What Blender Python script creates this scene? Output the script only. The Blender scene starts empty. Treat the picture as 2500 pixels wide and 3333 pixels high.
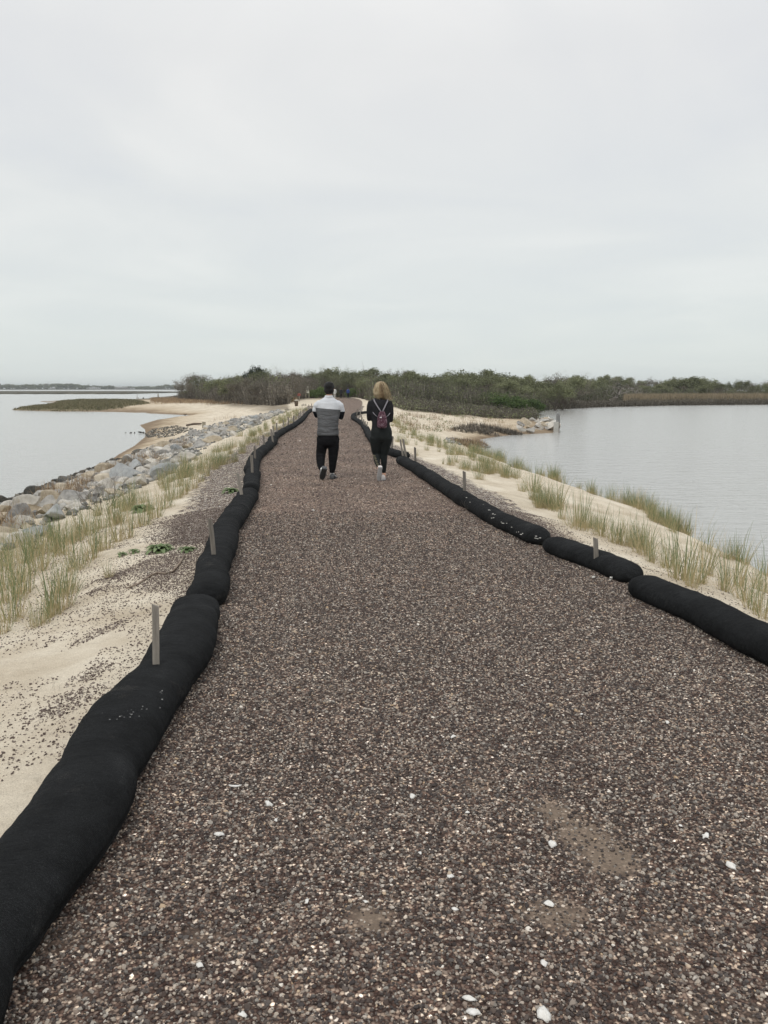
import bpy, bmesh, math, random
import numpy as np
from mathutils import Vector, Matrix, noise
R = math.radians
S = bpy.context.scene
COL = S.collection

# ------------------------------------------------------------------ camera
CH = 1.65                      # eye height over the path
F = 2700.0                     # focal length in photo pixels (2500 x 3333)
TILT = math.atan((1666.5 - 1264) / F)
cam = bpy.data.cameras.new('camera')
cam.sensor_fit = 'VERTICAL'; cam.sensor_height = 24; cam.lens = 24 * F / 3333
cam.clip_start = 0.05; cam.clip_end = 12000
co = bpy.data.objects.new('camera', cam); COL.objects.link(co)
co.location = (0, 0, CH); co.rotation_euler = (R(90) - TILT, 0, 0)
S.camera = co

# ------------------------------------------------------------------ light
SUN_EL, SUN_AZ = R(50), R(200)
S.view_settings.view_transform = 'Standard'; S.view_settings.look = 'None'
S.view_settings.exposure = 0.09; S.view_settings.gamma = 1
w = bpy.data.worlds.new('World'); S.world = w; w.use_nodes = True
nt = w.node_tree; nt.nodes.clear()
def N(nt, t, **k):
    n = nt.nodes.new(t)
    for a, b in k.items():
        if a.startswith('i_'):
            key = a[2:]; key = int(key) if key.isdigit() else key.replace('_', ' ')
            n.inputs[key].default_value = b
        else: setattr(n, a, b)
    return n
def L(nt, a, b): nt.links.new(a, b)
def ramp(nt, stops, fac=None, interp='LINEAR'):
    n = nt.nodes.new('ShaderNodeValToRGB'); cr = n.color_ramp; cr.interpolation = interp
    while len(cr.elements) < len(stops): cr.elements.new(0.5)
    for e, (p, c) in zip(cr.elements, stops):
        e.position = p; e.color = (*c, 1) if len(c) == 3 else c
    if fac is not None: nt.links.new(fac, n.inputs[0])
    return n
def mix(nt, fac, a, b, mode='MIX'):
    n = nt.nodes.new('ShaderNodeMix'); n.data_type = 'RGBA'; n.blend_type = mode
    for v, i in ((fac, 0), (a, 6), (b, 7)):
        if hasattr(v, 'is_linked') or hasattr(v, 'links'): nt.links.new(v, n.inputs[i])
        elif i == 0: n.inputs[0].default_value = v
        else: n.inputs[i].default_value = (*v, 1) if len(v) == 3 else v
    return n.outputs[2]
def mth(nt, op, a, b=None, c=None, clamp=False):
    n = nt.nodes.new('ShaderNodeMath'); n.operation = op; n.use_clamp = clamp
    for v, i in ((a, 0), (b, 1), (c, 2)):
        if v is None: continue
        if hasattr(v, 'links'): nt.links.new(v, n.inputs[i])
        else: n.inputs[i].default_value = v
    return n.outputs[0]
sky = N(nt, 'ShaderNodeTexSky', sky_type='NISHITA', sun_disc=False, sun_elevation=SUN_EL, sun_rotation=SUN_AZ)
bg1 = N(nt, 'ShaderNodeBackground', i_Strength=0.10); L(nt, sky.outputs[0], bg1.inputs[0])
tc = N(nt, 'ShaderNodeTexCoord'); sp = N(nt, 'ShaderNodeSeparateXYZ'); L(nt, tc.outputs['Generated'], sp.inputs[0])
zz = mth(nt, 'MAXIMUM', sp.outputs[2], 0.0)
zd = mth(nt, 'ADD', zz, 0.10)
cx = mth(nt, 'DIVIDE', sp.outputs[0], zd); cy = mth(nt, 'DIVIDE', sp.outputs[1], zd)
cb = N(nt, 'ShaderNodeCombineXYZ'); L(nt, cx, cb.inputs[0]); L(nt, cy, cb.inputs[1])
n1 = N(nt, 'ShaderNodeTexNoise', i_Scale=0.75, i_Detail=5.0, i_Roughness=0.5, i_Distortion=0.6); L(nt, cb.outputs[0], n1.inputs['Vector'])
n2 = N(nt, 'ShaderNodeTexNoise', i_Scale=0.25, i_Detail=2.0); L(nt, cb.outputs[0], n2.inputs['Vector'])
cl = ramp(nt, [(0.32, (0.70, 0.72, 0.74)), (0.5, (0.775, 0.785, 0.775)), (0.68, (0.885, 0.88, 0.85))], n1.outputs[0])
tint = mix(nt, mth(nt, 'MULTIPLY', n2.outputs[0], 0.45), cl.outputs[0], (0.80, 0.785, 0.81))
hz = ramp(nt, [(0.0, (1, 1, 1)), (0.05, (0.85, 0.85, 0.85)), (0.16, (0.45, 0.45, 0.45)), (0.33, (0, 0, 0))], zz)
c2 = mix(nt, mth(nt, 'MULTIPLY', hz.outputs[0], .8), tint, (0.675, 0.735, 0.72))
zen = N(nt, 'ShaderNodeMapRange', i_1=0.35, i_2=1.0, i_3=1.0, i_4=1.55); L(nt, zz, zen.inputs[0])
bg2 = N(nt, 'ShaderNodeBackground'); L(nt, c2, bg2.inputs[0]); L(nt, zen.outputs[0], bg2.inputs[1])
ad = N(nt, 'ShaderNodeMixShader', i_0=0.93); L(nt, bg1.outputs[0], ad.inputs[1]); L(nt, bg2.outputs[0], ad.inputs[2])
wo = N(nt, 'ShaderNodeOutputWorld'); L(nt, ad.outputs[0], wo.inputs[0])
sl = bpy.data.lights.new('sun', 'SUN'); sl.energy = 0.9; sl.angle = R(25); sl.color = (1, 0.97, 0.92)
so = bpy.data.objects.new('sun', sl); COL.objects.link(so)
sd = Vector((math.sin(SUN_AZ) * math.cos(SUN_EL), math.cos(SUN_AZ) * math.cos(SUN_EL), math.sin(SUN_EL)))
so.rotation_euler = sd.to_track_quat('Z', 'Y').to_euler()
S.cycles.max_bounces = 6; S.cycles.diffuse_bounces = 3; S.cycles.glossy_bounces = 2
S.cycles.transparent_max_bounces = 6; S.cycles.volume_bounces = 0

# ------------------------------------------------------------------ helpers
def tag(o, label=None, cat=None, group=None, kind=None):
    if label: o['label'] = label
    if cat: o['category'] = cat
    if group: o['group'] = group
    if kind: o['kind'] = kind
    return o
def link(name, me, mat=None, parent=None, smooth=True):
    o = bpy.data.objects.new(name, me); COL.objects.link(o)
    if mat is not None and me is not None and not me.materials: me.materials.append(mat)
    if me is not None and smooth: me.polygons.foreach_set('use_smooth', np.ones(len(me.polygons), bool))
    if parent: o.parent = parent
    return o
def empty(name, loc=(0, 0, 0), rz=0):
    o = bpy.data.objects.new(name, None); COL.objects.link(o); o.location = loc; o.rotation_euler.z = rz
    o.empty_display_size = 0.2
    return o
def npmesh(name, V, Q, tint=None, tname='tint'):
    V = np.asarray(V, np.float32); Q = np.asarray(Q, np.int32)
    k = Q.shape[1]
    me = bpy.data.meshes.new(name)
    me.vertices.add(len(V)); me.vertices.foreach_set('co', V.ravel())
    me.loops.add(Q.size); me.loops.foreach_set('vertex_index', Q.ravel())
    me.polygons.add(len(Q)); me.polygons.foreach_set('loop_start', np.arange(0, Q.size, k, dtype=np.int32))
    if tint is not None:
        tint = np.asarray(tint, np.float32)
        if tint.ndim == 1:
            a = me.attributes.new(tname, 'FLOAT', 'POINT'); a.data.foreach_set('value', tint)
        else:
            a = me.attributes.new(tname, 'FLOAT_COLOR', 'POINT')
            t4 = np.ones((len(V), 4), np.float32); t4[:, :tint.shape[1]] = tint
            a.data.foreach_set('color', t4.ravel())
    me.update(calc_edges=True); me.validate()
    return me
class MB:
    """plain mesh collector (python lists)"""
    def __init__(s): s.v = []; s.f = []; s.t = []
    def add(s, vs, fs, t=0.5):
        b = len(s.v); s.v += [tuple(v) for v in vs]; s.f += [tuple(i + b for i in f) for f in fs]
        s.t += list(t) if hasattr(t, '__len__') else [t] * len(vs)
    def box(s, c, d, rot=None, t=0.5):
        x, y, z = d[0] / 2, d[1] / 2, d[2] / 2
        vs = [Vector((a * x, b * y, e * z)) for e in (-1, 1) for b in (-1, 1) for a in (-1, 1)]
        if rot is not None: vs = [rot @ v for v in vs]
        vs = [v + Vector(c) for v in vs]
        s.add(vs, [(0, 2, 3, 1), (4, 5, 7, 6), (0, 1, 5, 4), (2, 6, 7, 3), (0, 4, 6, 2), (1, 3, 7, 5)], t)
    def tube(s, pts, rad, n=8, t=0.5, flat=None, cap=True):
        """pts list of Vector; rad list of r or (rx, ry); flat: fixed frame (x axis, y axis)"""
        pts = [Vector(p) for p in pts]; m = len(pts); b = []
        up = Vector((0, 0, 1)); px_ = None
        for i in range(m):
            r = rad[i] if hasattr(rad, '__len__') else rad
            rx, ry = r if hasattr(r, '__len__') else (r, r)
            if flat: ax, ay = Vector(flat[0]), Vector(flat[1])
            else:
                d = (pts[min(i + 1, m - 1)] - pts[max(i - 1, 0)]).normalized()
                if px_ is None:
                    ref = up if abs(d.z) < 0.9 else Vector((1, 0, 0))
                    ax = d.cross(ref).normalized()
                else:
                    ax = (px_ - d * px_.dot(d)).normalized()
                px_ = ax; ay = d.cross(ax)
            for j in range(n):
                a = 2 * math.pi * j / n
                b.append(pts[i] + ax * (rx * math.cos(a)) + ay * (ry * math.sin(a)))
        fs = [(i * n + j, i * n + (j + 1) % n, (i + 1) * n + (j + 1) % n, (i + 1) * n + j) for i in range(m - 1) for j in range(n)]
        if cap:
            fs.append(tuple(range(n - 1, -1, -1))); fs.append(tuple((m - 1) * n + j for j in range(n)))
        s.add(b, fs, t)
    def ball(s, c, r, seg=16, rings=10, t=0.5, rot=None):
        rx, ry, rz = r if hasattr(r, '__len__') else (r, r, r)
        vs = []
        for i in range(1, rings):
            th = math.pi * i / rings
            for j in range(seg):
                a = 2 * math.pi * j / seg
                vs.append(Vector((rx * math.sin(th) * math.cos(a), ry * math.sin(th) * math.sin(a), rz * math.cos(th))))
        vs.append(Vector((0, 0, rz))); vs.append(Vector((0, 0, -rz)))
        if rot is not None: vs = [rot @ v for v in vs]
        vs = [v + Vector(c) for v in vs]
        fs = [(i * seg + j, (i + 1) * seg + j, (i + 1) * seg + (j + 1) % seg, i * seg + (j + 1) % seg) for i in range(rings - 2) for j in range(seg)]
        T, B = len(vs) - 2, len(vs) - 1
        for j in range(seg):
            fs.append((T, j, (j + 1) % seg)); fs.append((B, (rings - 2) * seg + (j + 1) % seg, (rings - 2) * seg + j))
        s.add(vs, fs, t)
    def mesh(s, name):
        me = bpy.data.meshes.new(name); me.from_pydata(s.v, [], s.f)
        a = me.attributes.new('tint', 'FLOAT', 'POINT'); a.data.foreach_set('value', np.array(s.t, np.float32))
        me.update(); return me
    def build(s, name, mat, parent=None, smooth=True): return link(name, s.mesh(name), mat, parent, smooth)
def fuse(mb, name, voxel=0.012, smooth=4):
    """union of the collected shapes as one continuous skin"""
    me = mb.mesh(name); o = bpy.data.objects.new(name, me); COL.objects.link(o)
    m = o.modifiers.new('r', 'REMESH'); m.mode = 'VOXEL'; m.voxel_size = voxel
    m = o.modifiers.new('s', 'SMOOTH'); m.iterations = smooth; m.factor = 0.5
    dg = bpy.context.evaluated_depsgraph_get(); dg.update()
    r = bpy.data.meshes.new_from_object(o.evaluated_get(dg))
    bpy.data.objects.remove(o); bpy.data.meshes.remove(me); r.name = name
    return r

# pixel of the photo -> world (ray from the camera to a horizontal plane / the terrain)
CT, ST = math.cos(TILT), math.sin(TILT)
def ray(px, py):
    a = (px - 1250) / F; b = -(py - 1666.5) / F
    return np.array([a, CT + b * ST, -ST + b * CT])
def P(px, py, z=0.0):
    d = ray(px, py); t = (z - CH) / d[2]
    return (d[0] * t, d[1] * t)
def sdist(X, Y, poly, closed=True):
    """unsigned distance to polyline and inside flag"""
    poly = np.array(poly, float); n = len(poly)
    D = np.full(X.shape, 1e9); ins = np.zeros(X.shape, bool)
    for i in range(n if closed else n - 1):
        a, b = poly[i], poly[(i + 1) % n]; e = b - a; l2 = max(e @ e, 1e-9)
        t = np.clip(((X - a[0]) * e[0] + (Y - a[1]) * e[1]) / l2, 0, 1)
        D = np.minimum(D, np.hypot(X - a[0] - t * e[0], Y - a[1] - t * e[1]))
        if closed:
            c = ((a[1] > Y) != (b[1] > Y)) & (X < (b[0] - a[0]) * (Y - a[1]) / (b[1] - a[1] + 1e-12) + a[0])
            ins ^= c
    return D, ins
def sstep(a, b, x): t = np.clip((x - a) / (b - a), 0, 1); return t * t * (3 - 2 * t)
rng = np.random.default_rng(5)
_g = rng.random((64, 64))
def vnoise(x, y):
    x = np.asarray(x, float); y = np.asarray(y, float)
    xi = np.floor(x).astype(int); yi = np.floor(y).astype(int); fx = x - xi; fy = y - yi
    fx = fx * fx * (3 - 2 * fx); fy = fy * fy * (3 - 2 * fy)
    g = lambda a, b: _g[a % 64, b % 64]
    return (g(xi, yi) * (1 - fx) + g(xi + 1, yi) * fx) * (1 - fy) + (g(xi, yi + 1) * (1 - fx) + g(xi + 1, yi + 1) * fx) * fy
def fbm(x, y, o=4):
    s = 0; a = .5
    for k in range(o): s = s + a * vnoise(x * 2 ** k + 17 * k, y * 2 ** k - 9 * k); a *= .5
    return s

# ------------------------------------------------------------------ lie of the land
WZ = -1.6
ZS = 0.105   # height of a sock's middle
LS = [[(-420, 3700), (-240, 3333), (-165, 3190), (-5, 2960), (62, 2880), (188, 2700), (300, 2520), (376, 2411), (470, 2280), (545, 2180), (600, 2090), (632, 2010), (648, 1962)],
      [(655, 1948), (668, 1925), (690, 1860), (708, 1808), (730, 1740), (752, 1690), (790, 1635), (812, 1600)],
      [(815, 1592), (822, 1560), (823, 1511), (839, 1478), (875, 1449), (890, 1432)],
      [(884, 1436), (890, 1424), (910, 1408), (931, 1396), (955, 1384)],
      [(952, 1386), (962, 1379), (984, 1362), (998, 1345), (1013, 1333)]]
RS = [[(2800, 2240), (2640, 2160), (2500, 2087), (2400, 2038), (2300, 1985), (2200, 1942), (2120, 1908), (2065, 1890)],
      [(2080, 1866), (2020, 1848), (1950, 1818), (1860, 1785), (1785, 1758)],
      [(1765, 1748), (1700, 1718), (1600, 1670), (1540, 1635), (1470, 1592), (1420, 1562), (1370, 1528), (1305, 1492)],
      [(1325, 1480), (1290, 1472), (1259, 1463), (1235, 1450), (1216, 1432), (1202, 1415), (1190, 1392), (1178, 1376), (1162, 1366)],
      [(1165, 1367), (1152, 1360), (1150, 1352), (1158, 1346), (1180, 1342), (1210, 1340), (1232, 1339)]]
LSW = [[P(x, y, ZS) for x, y in s] for s in LS]
RSW = [[P(x, y, ZS) for x, y in s] for s in RS]
le = [(-1.35, -8), (-1.2, 0)] + LSW[0][1:] + LSW[1][1:] + LSW[2][1:] + LSW[3][1:] + LSW[4][1:] + [P(1040, 1312), P(1072, 1302), P(1088, 1297), P(1098, 1293)]
re_ = [(2.9, -8), (2.8, 0)] + RSW[0][1:] + RSW[1] + RSW[2][1:] + RSW[3][3:] + [RSW[4][1], P(1170, 1330), P(1180, 1316), P(1178, 1306), P(1170, 1300), P(1150, 1295), P(1140, 1293)]
CORR = le + re_[::-1]
HC = le + [(-14, 200), (-20, 300), (10, 300), (2, 200)] + re_[::-1]    # the ground stays high behind the end of the path
coastL = [(0, 1641), (102, 1610), (205, 1564), (307, 1528), (359, 1502), (389, 1479), (440, 1451), (476, 1420), (471, 1397), (451, 1384), (512, 1366),
          (560, 1360), (600, 1358), (625, 1352), (560, 1349), (492, 1346), (400, 1342), (307, 1340), (195, 1339), (100, 1337), (36, 1335), (40, 1331), (100, 1327), (169, 1321), (150, 1313),
          (123, 1306), (256, 1301), (380, 1299), (451, 1298), (512, 1291), (590, 1286)]
coastR = [(2493, 1910), (2342, 1834), (2230, 1766), (2079, 1699), (1966, 1653), (1853, 1612), (1770, 1595), (1702, 1563), (1612, 1525), (1551, 1487), (1548, 1475),
          (1571, 1461), (1597, 1454), (1567, 1445), (1562, 1430), (1622, 1420), (1673, 1415), (1740, 1412), (1812, 1408), (1816, 1398), (1800, 1380), (1757, 1362), (1740, 1348), (1749, 1342),
          (1770, 1335), (1800, 1333), (1969, 1325), (2180, 1320), (2500, 1317), (2900, 1314)]
LAND = [(-9.2, -40), (-9.6, 4), (-10.3, 16)] + [P(x, y, WZ) for x, y in coastL] + [(-90, 480), (500, 480), (500, 190)] + \
       [P(x, y, WZ) for x, y in coastR[::-1]] + [(6.0, 10), (5.6, 4), (5.4, -40)]
MARSH = [P(x, y, WZ) for x, y in [(40, 1335), (195, 1339), (300, 1339), (400, 1332), (487, 1318), (450, 1309), (380, 1306), (256, 1304), (185, 1310), (172, 1320), (100, 1327)]]
def height(X, Y, detail=True):
    X = np.asarray(X, float); Y = np.asarray(Y, float)
    d, ins = sdist(X, Y, LAND); e, inc = sdist(X, Y, HC); e = np.where(inc, 0, e); e = np.maximum(0, e - 9 * sstep(70, 125, Y)); inc = sdist(X, Y, CORR)[1]
    # keep the coastline from being mathematically straight
    t = d / (d + e + 1e-6); wdt = d + e
    p = 0.85 + 1.1 * sstep(9, 30, wdt)
    p = np.where((X > 0) & (wdt < 14), .5 + (p - .5) * sstep(30, 50, Y), p)
    z = WZ + 0.0 + (-WZ) * t ** p
    z = np.where(ins, z, WZ - np.minimum(0.16 * d, 1.5))
    if detail:
        amp = sstep(0.2, 1.5, e) * sstep(0.0, 1.0, d)
        z = z + amp * ((fbm(X * .5, Y * .5) - .47) * .28 + (fbm(X * 2.3 + 5, Y * 2.3) - .47) * .05) * np.where(ins, 1, 0)
    md, mi = sdist(X, Y, MARSH)
    z = z + np.where(mi, np.minimum(md * 0.25, 0.3), 0)
    z = z - np.where(inc, 0.02 * sstep(0, .1, sdist(X, Y, CORR)[0]), 0)
    return z
def H1(x, y): return float(height(np.array([x]), np.array([y]))[0])
def hit(px, py, zmin=-5):
    d = ray(px, py)
    t = 1.5 * 1.012 ** np.arange(520)
    X = d[0] * t; Y = d[1] * t; Z = CH + d[2] * t
    h = np.maximum(height(X, Y), WZ)
    k = np.argmax(Z < h)
    if k == 0: k = len(t) - 1
    a = (Z[k - 1] - h[k - 1]); b = (h[k] - Z[k]); u = a / (a + b + 1e-9)
    tt = t[k - 1] + (t[k] - t[k - 1]) * u
    x, y = d[0] * tt, d[1] * tt
    return float(x), float(y), max(H1(x, y), WZ)
def project(x, y, z):
    v = np.array([x, y, z - CH]); f = v[1] * CT - v[2] * ST; u = v[1] * ST + v[2] * CT
    return 1250 + F * v[0] / f, 1666.5 - F * u / f

# ------------------------------------------------------------------ materials
def mat(name):
    m = bpy.data.materials.new(name); m.use_nodes = True; nt = m.node_tree
    b = nt.nodes['Principled BSDF']; b.inputs['Specular IOR Level'].default_value = 0.3
    return m, nt, b
def noisecol(name, stops, scale=5, detail=6, rough=0.85, bump=0.0, bscale=None, coord='Object', stretch=(1, 1, 1), spec=0.3, objrand=0.0, attr=None, trans=0.0):
    m, nt, b = mat(name)
    tc = N(nt, 'ShaderNodeTexCoord'); mp = N(nt, 'ShaderNodeMapping'); mp.inputs['Scale'].default_value = stretch
    L(nt, tc.outputs[coord], mp.inputs[0])
    n = N(nt, 'ShaderNodeTexNoise', i_Scale=scale, i_Detail=detail, i_Roughness=0.6); L(nt, mp.outputs[0], n.inputs['Vector'])
    fac = n.outputs[0]
    if attr:
        at = N(nt, 'ShaderNodeAttribute', attribute_name=attr)
        fac = mth(nt, 'ADD', mth(nt, 'MULTIPLY', fac, 0.3), mth(nt, 'MULTIPLY', at.outputs['Fac'], 0.85))
    if objrand:
        oi = N(nt, 'ShaderNodeObjectInfo')
        fac = mth(nt, 'ADD', fac, mth(nt, 'MULTIPLY', mth(nt, 'SUBTRACT', oi.outputs['Random'], 0.5), objrand))
    r = ramp(nt, stops, fac); L(nt, r.outputs[0], b.inputs['Base Color'])
    b.inputs['Roughness'].default_value = rough; b.inputs['Specular IOR Level'].default_value = spec
    if bump:
        n2 = N(nt, 'ShaderNodeTexNoise', i_Scale=bscale or scale * 4, i_Detail=5.0); L(nt, mp.outputs[0], n2.inputs['Vector'])
        bp = N(nt, 'ShaderNodeBump', i_Strength=bump, i_Distance=0.02); L(nt, n2.outputs[0], bp.inputs['Height']); L(nt, bp.outputs[0], b.inputs['Normal'])
    return m
GRAV = [(0.0, (.040, .024, .019)), (.32, (.078, .050, .039)), (.58, (.125, .090, .072)), (.76, (.20, .155, .125)), (.88, (.37, .30, .235)), (.96, (.56, .49, .40)), (1.0, (.78, .73, .65))]
def gravel_nodes(nt, vec, scale=75):
    """cell colours and height of packed small stones"""
    v = N(nt, 'ShaderNodeTexVoronoi', i_Scale=scale, i_Randomness=1.0); L(nt, vec, v.inputs['Vector'])
    s = N(nt, 'ShaderNodeSeparateColor'); L(nt, v.outputs['Color'], s.inputs[0])
    c = ramp(nt, GRAV, s.outputs[0])
    dk = ramp(nt, [(0.0, (1, 1, 1)), (0.35, (.9, .9, .9)), (0.62, (.35, .33, .33))], v.outputs['Distance'])
    return mix(nt, 1.0, c.outputs[0], dk.outputs[0], 'MULTIPLY'), v.outputs['Distance']
def path_material():
    m, nt, b = mat('gravel'); tc = N(nt, 'ShaderNodeTexCoord'); o = tc.outputs['Object']
    c1, h1 = gravel_nodes(nt, o, 80)
    v2 = N(nt, 'ShaderNodeTexNoise', i_Scale=22.0, i_Detail=5.0, i_Roughness=.75); L(nt, o, v2.inputs['Vector'])
    sp2 = ramp(nt, [(.3, (.6, .58, .58)), (.5, (1.1, 1.1, 1.1)), (.7, (2.3, 2.25, 2.15))], v2.outputs[0])
    c = mix(nt, 1.0, c1, sp2.outputs[0], 'MULTIPLY')
    n = N(nt, 'ShaderNodeTexNoise', i_Scale=0.9, i_Detail=5.0, i_Roughness=.6); L(nt, o, n.inputs['Vector'])
    big = ramp(nt, [(.3, (.72, .69, .68)), (.5, (1, 1, 1)), (.7, (1.3, 1.27, 1.23))], n.outputs[0])
    c = mix(nt, 1.0, c, big.outputs[0], 'MULTIPLY')
    n3 = N(nt, 'ShaderNodeTexNoise', i_Scale=1.6, i_Detail=3.0); L(nt, o, n3.inputs['Vector'])
    dirt = ramp(nt, [(.62, (0, 0, 0)), (.74, (.35, .35, .35))], n3.outputs[0]); da = N(nt, 'ShaderNodeAttribute', attribute_name='dirt')
    c = mix(nt, 1.0, c, (1.36, 1.31, 1.29), 'MULTIPLY')
    c = mix(nt, mth(nt, 'MAXIMUM', dirt.outputs[0], mth(nt, 'MULTIPLY', da.outputs['Fac'], .85)), c, (.205, .158, .118))
    L(nt, c, b.inputs['Base Color']); b.inputs['Roughness'].default_value = .9
    bp = N(nt, 'ShaderNodeBump', i_Strength=.8, i_Distance=.008); bp.invert = True; L(nt, h1, bp.inputs['Height']); L(nt, bp.outputs[0], b.inputs['Normal'])
    return m
def ground_material():
    m, nt, b = mat('sandy_ground'); tc = N(nt, 'ShaderNodeTexCoord'); o = tc.outputs['Object']
    at = N(nt, 'ShaderNodeAttribute', attribute_name='cover'); sp = N(nt, 'ShaderNodeSeparateColor'); L(nt, at.outputs['Color'], sp.inputs[0])
    n = N(nt, 'ShaderNodeTexNoise', i_Scale=1.3, i_Detail=8.0, i_Roughness=.62); L(nt, o, n.inputs['Vector'])
    sand = ramp(nt, [(.28, (.50, .425, .32)), (.45, (.62, .545, .43)), (.6, (.72, .65, .53)), (.75, (.78, .72, .61))], n.outputs[0])
    lowz = N(nt, 'ShaderNodeSeparateXYZ'); L(nt, o, lowz.inputs[0]); lz = N(nt, 'ShaderNodeMapRange', i_1=-1.05, i_2=-1.42, i_3=0.0, i_4=1.0); L(nt, lowz.outputs[2], lz.inputs[0])
    damp = mix(nt, lz.outputs[0], sand.outputs[0], mix(nt, 1.0, sand.outputs[0], (.74, .68, .60), 'MULTIPLY'))
    g = N(nt, 'ShaderNodeTexNoise', i_Scale=160.0, i_Detail=2.0); L(nt, o, g.inputs['Vector'])
    gr = ramp(nt, [(.3, (.80, .78, .76)), (.7, (1.12, 1.12, 1.12))], g.outputs[0])
    c = mix(nt, 1.0, damp, gr.outputs[0], 'MULTIPLY')
    # wet strip next to the water
    ps = N(nt, 'ShaderNodeSeparateXYZ'); L(nt, o, ps.inputs[0])
    wn = mth(nt, 'ADD', ps.outputs[2], mth(nt, 'MULTIPLY', n.outputs[0], 0.16))
    wet = ramp(nt, [(0.0, (1, 1, 1)), (1.0, (0, 0, 0))], mth(nt, 'DIVIDE', mth(nt, 'SUBTRACT', wn, WZ + .14), .20, clamp=True))
    c = mix(nt, wet.outputs[0], c, mix(nt, 1.0, c, (.50, .46, .44), 'MULTIPLY'))
    # spilled gravel
    gc, gh = gravel_nodes(nt, o, 62)
    n2 = N(nt, 'ShaderNodeTexNoise', i_Scale=9.0, i_Detail=7.0, i_Roughness=.8); L(nt, o, n2.inputs['Vector'])
    gm = mth(nt, 'GREATER_THAN', mth(nt, 'ADD', sp.outputs[0], mth(nt, 'MULTIPLY', mth(nt, 'SUBTRACT', n2.outputs[0], .5), 1.3)), .5)
    gcol = mix(nt, 1.0, gc, (2.0, 2.2, 2.35), 'MULTIPLY')
    c = mix(nt, gm, c, gcol)
    # marsh turf and woodland litter
    n3 = N(nt, 'ShaderNodeTexNoise', i_Scale=.8, i_Detail=8.0, i_Roughness=.7); L(nt, o, n3.inputs['Vector'])
    turf = ramp(nt, [(.35, (.06, .062, .035)), (.5, (.12, .115, .065)), (.65, (.22, .18, .115))], n3.outputs[0])
    c = mix(nt, sp.outputs[1], c, turf.outputs[0])
    lit = ramp(nt, [(.35, (.05, .04, .025)), (.5, (.11, .085, .055)), (.65, (.2, .16, .10))], n3.outputs[0])
    c = mix(nt, sp.outputs[2], c, lit.outputs[0])
    L(nt, c, b.inputs['Base Color']); b.inputs['Roughness'].default_value = .95; b.inputs['Specular IOR Level'].default_value = .15
    bn = N(nt, 'ShaderNodeTexNoise', i_Scale=7.0, i_Detail=8.0, i_Roughness=.65); L(nt, o, bn.inputs['Vector'])
    wv = N(nt, 'ShaderNodeTexVoronoi', i_Scale=3.4); wv.feature = 'SMOOTH_F1'; L(nt, o, wv.inputs['Vector'])
    hgt = mth(nt, 'ADD', bn.outputs[0], mth(nt, 'MULTIPLY', wv.outputs['Distance'], .5))
    bp = N(nt, 'ShaderNodeBump', i_Strength=.9, i_Distance=.075); L(nt, hgt, bp.inputs['Height']); L(nt, bp.outputs[0], b.inputs['Normal'])
    return m
def water_material():
    m, nt, b = mat('water'); tc = N(nt, 'ShaderNodeTexCoord')
    def wave(sx, sy, det, rot):
        mp = N(nt, 'ShaderNodeMapping'); mp.inputs['Scale'].default_value = (sx, sy, 1); mp.inputs['Rotation'].default_value = (0, 0, rot)
        L(nt, tc.outputs['Object'], mp.inputs[0])
        n = N(nt, 'ShaderNodeTexNoise', i_Scale=1.0, i_Detail=det, i_Roughness=.55, i_Distortion=.3); L(nt, mp.outputs[0], n.inputs['Vector'])
        return n.outputs[0]
    h = mth(nt, 'ADD', wave(1.1, 2.6, 3.0, .25), mth(nt, 'MULTIPLY', wave(3.5, 7.5, 3.0, -.2), .35))
    bp = N(nt, 'ShaderNodeBump', i_Strength=1.0, i_Distance=.055); L(nt, h, bp.inputs['Height']); L(nt, bp.outputs[0], b.inputs['Normal'])
    b.inputs['Base Color'].default_value = (.385, .385, .365, 1); b.inputs['Roughness'].default_value = .16
    b.inputs['IOR'].default_value = 1.33; b.inputs['Specular IOR Level'].default_value = .5
    return m
M_path, M_ground, M_water = path_material(), ground_material(), water_material()
def stone_material(name, stops, rough=.8):
    m, nt, b = mat(name); oi = N(nt, 'ShaderNodeObjectInfo'); r = ramp(nt, stops, oi.outputs['Random'])
    L(nt, r.outputs[0], b.inputs['Base Color']); b.inputs['Roughness'].default_value = rough; return m
M_stone = stone_material('gravel_stones', [(0.0, (.032, .023, .020)), (.10, (.054, .046, .044)), (.20, (.064, .044, .036)), (.32, (.048, .040, .037)), (.42, (.092, .070, .058)), (.52, (.088, .079, .074)), (.62, (.13, .100, .083)),
    (.70, (.18, .165, .145)), (.78, (.25, .19, .15)), (.85, (.28, .26, .23)), (.92, (.38, .32, .26)), (.965, (.48, .44, .39)), (.982, (.42, .29, .17)), (1.0, (.74, .70, .63))])
M_dstone = stone_material('dark_gravel_stones', [(0, (.055, .036, .03)), (.5, (.12, .088, .075)), (.85, (.24, .20, .17)), (1, (.48, .43, .37))])
M_rock = noisecol('boulder_stone', [(.1, (.12, .12, .12)), (.35, (.22, .22, .215)), (.5, (.34, .335, .32)), (.66, (.44, .41, .36)), (.9, (.54, .47, .36))], 3, 8, .85, .8, 14, objrand=.55)
M_wetrock = noisecol('wet_weedy_stone', [(.3, (.025, .027, .025)), (.55, (.07, .068, .06)), (.75, (.13, .12, .10))], 4, 8, .6, .8, 14, objrand=.3)
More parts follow.
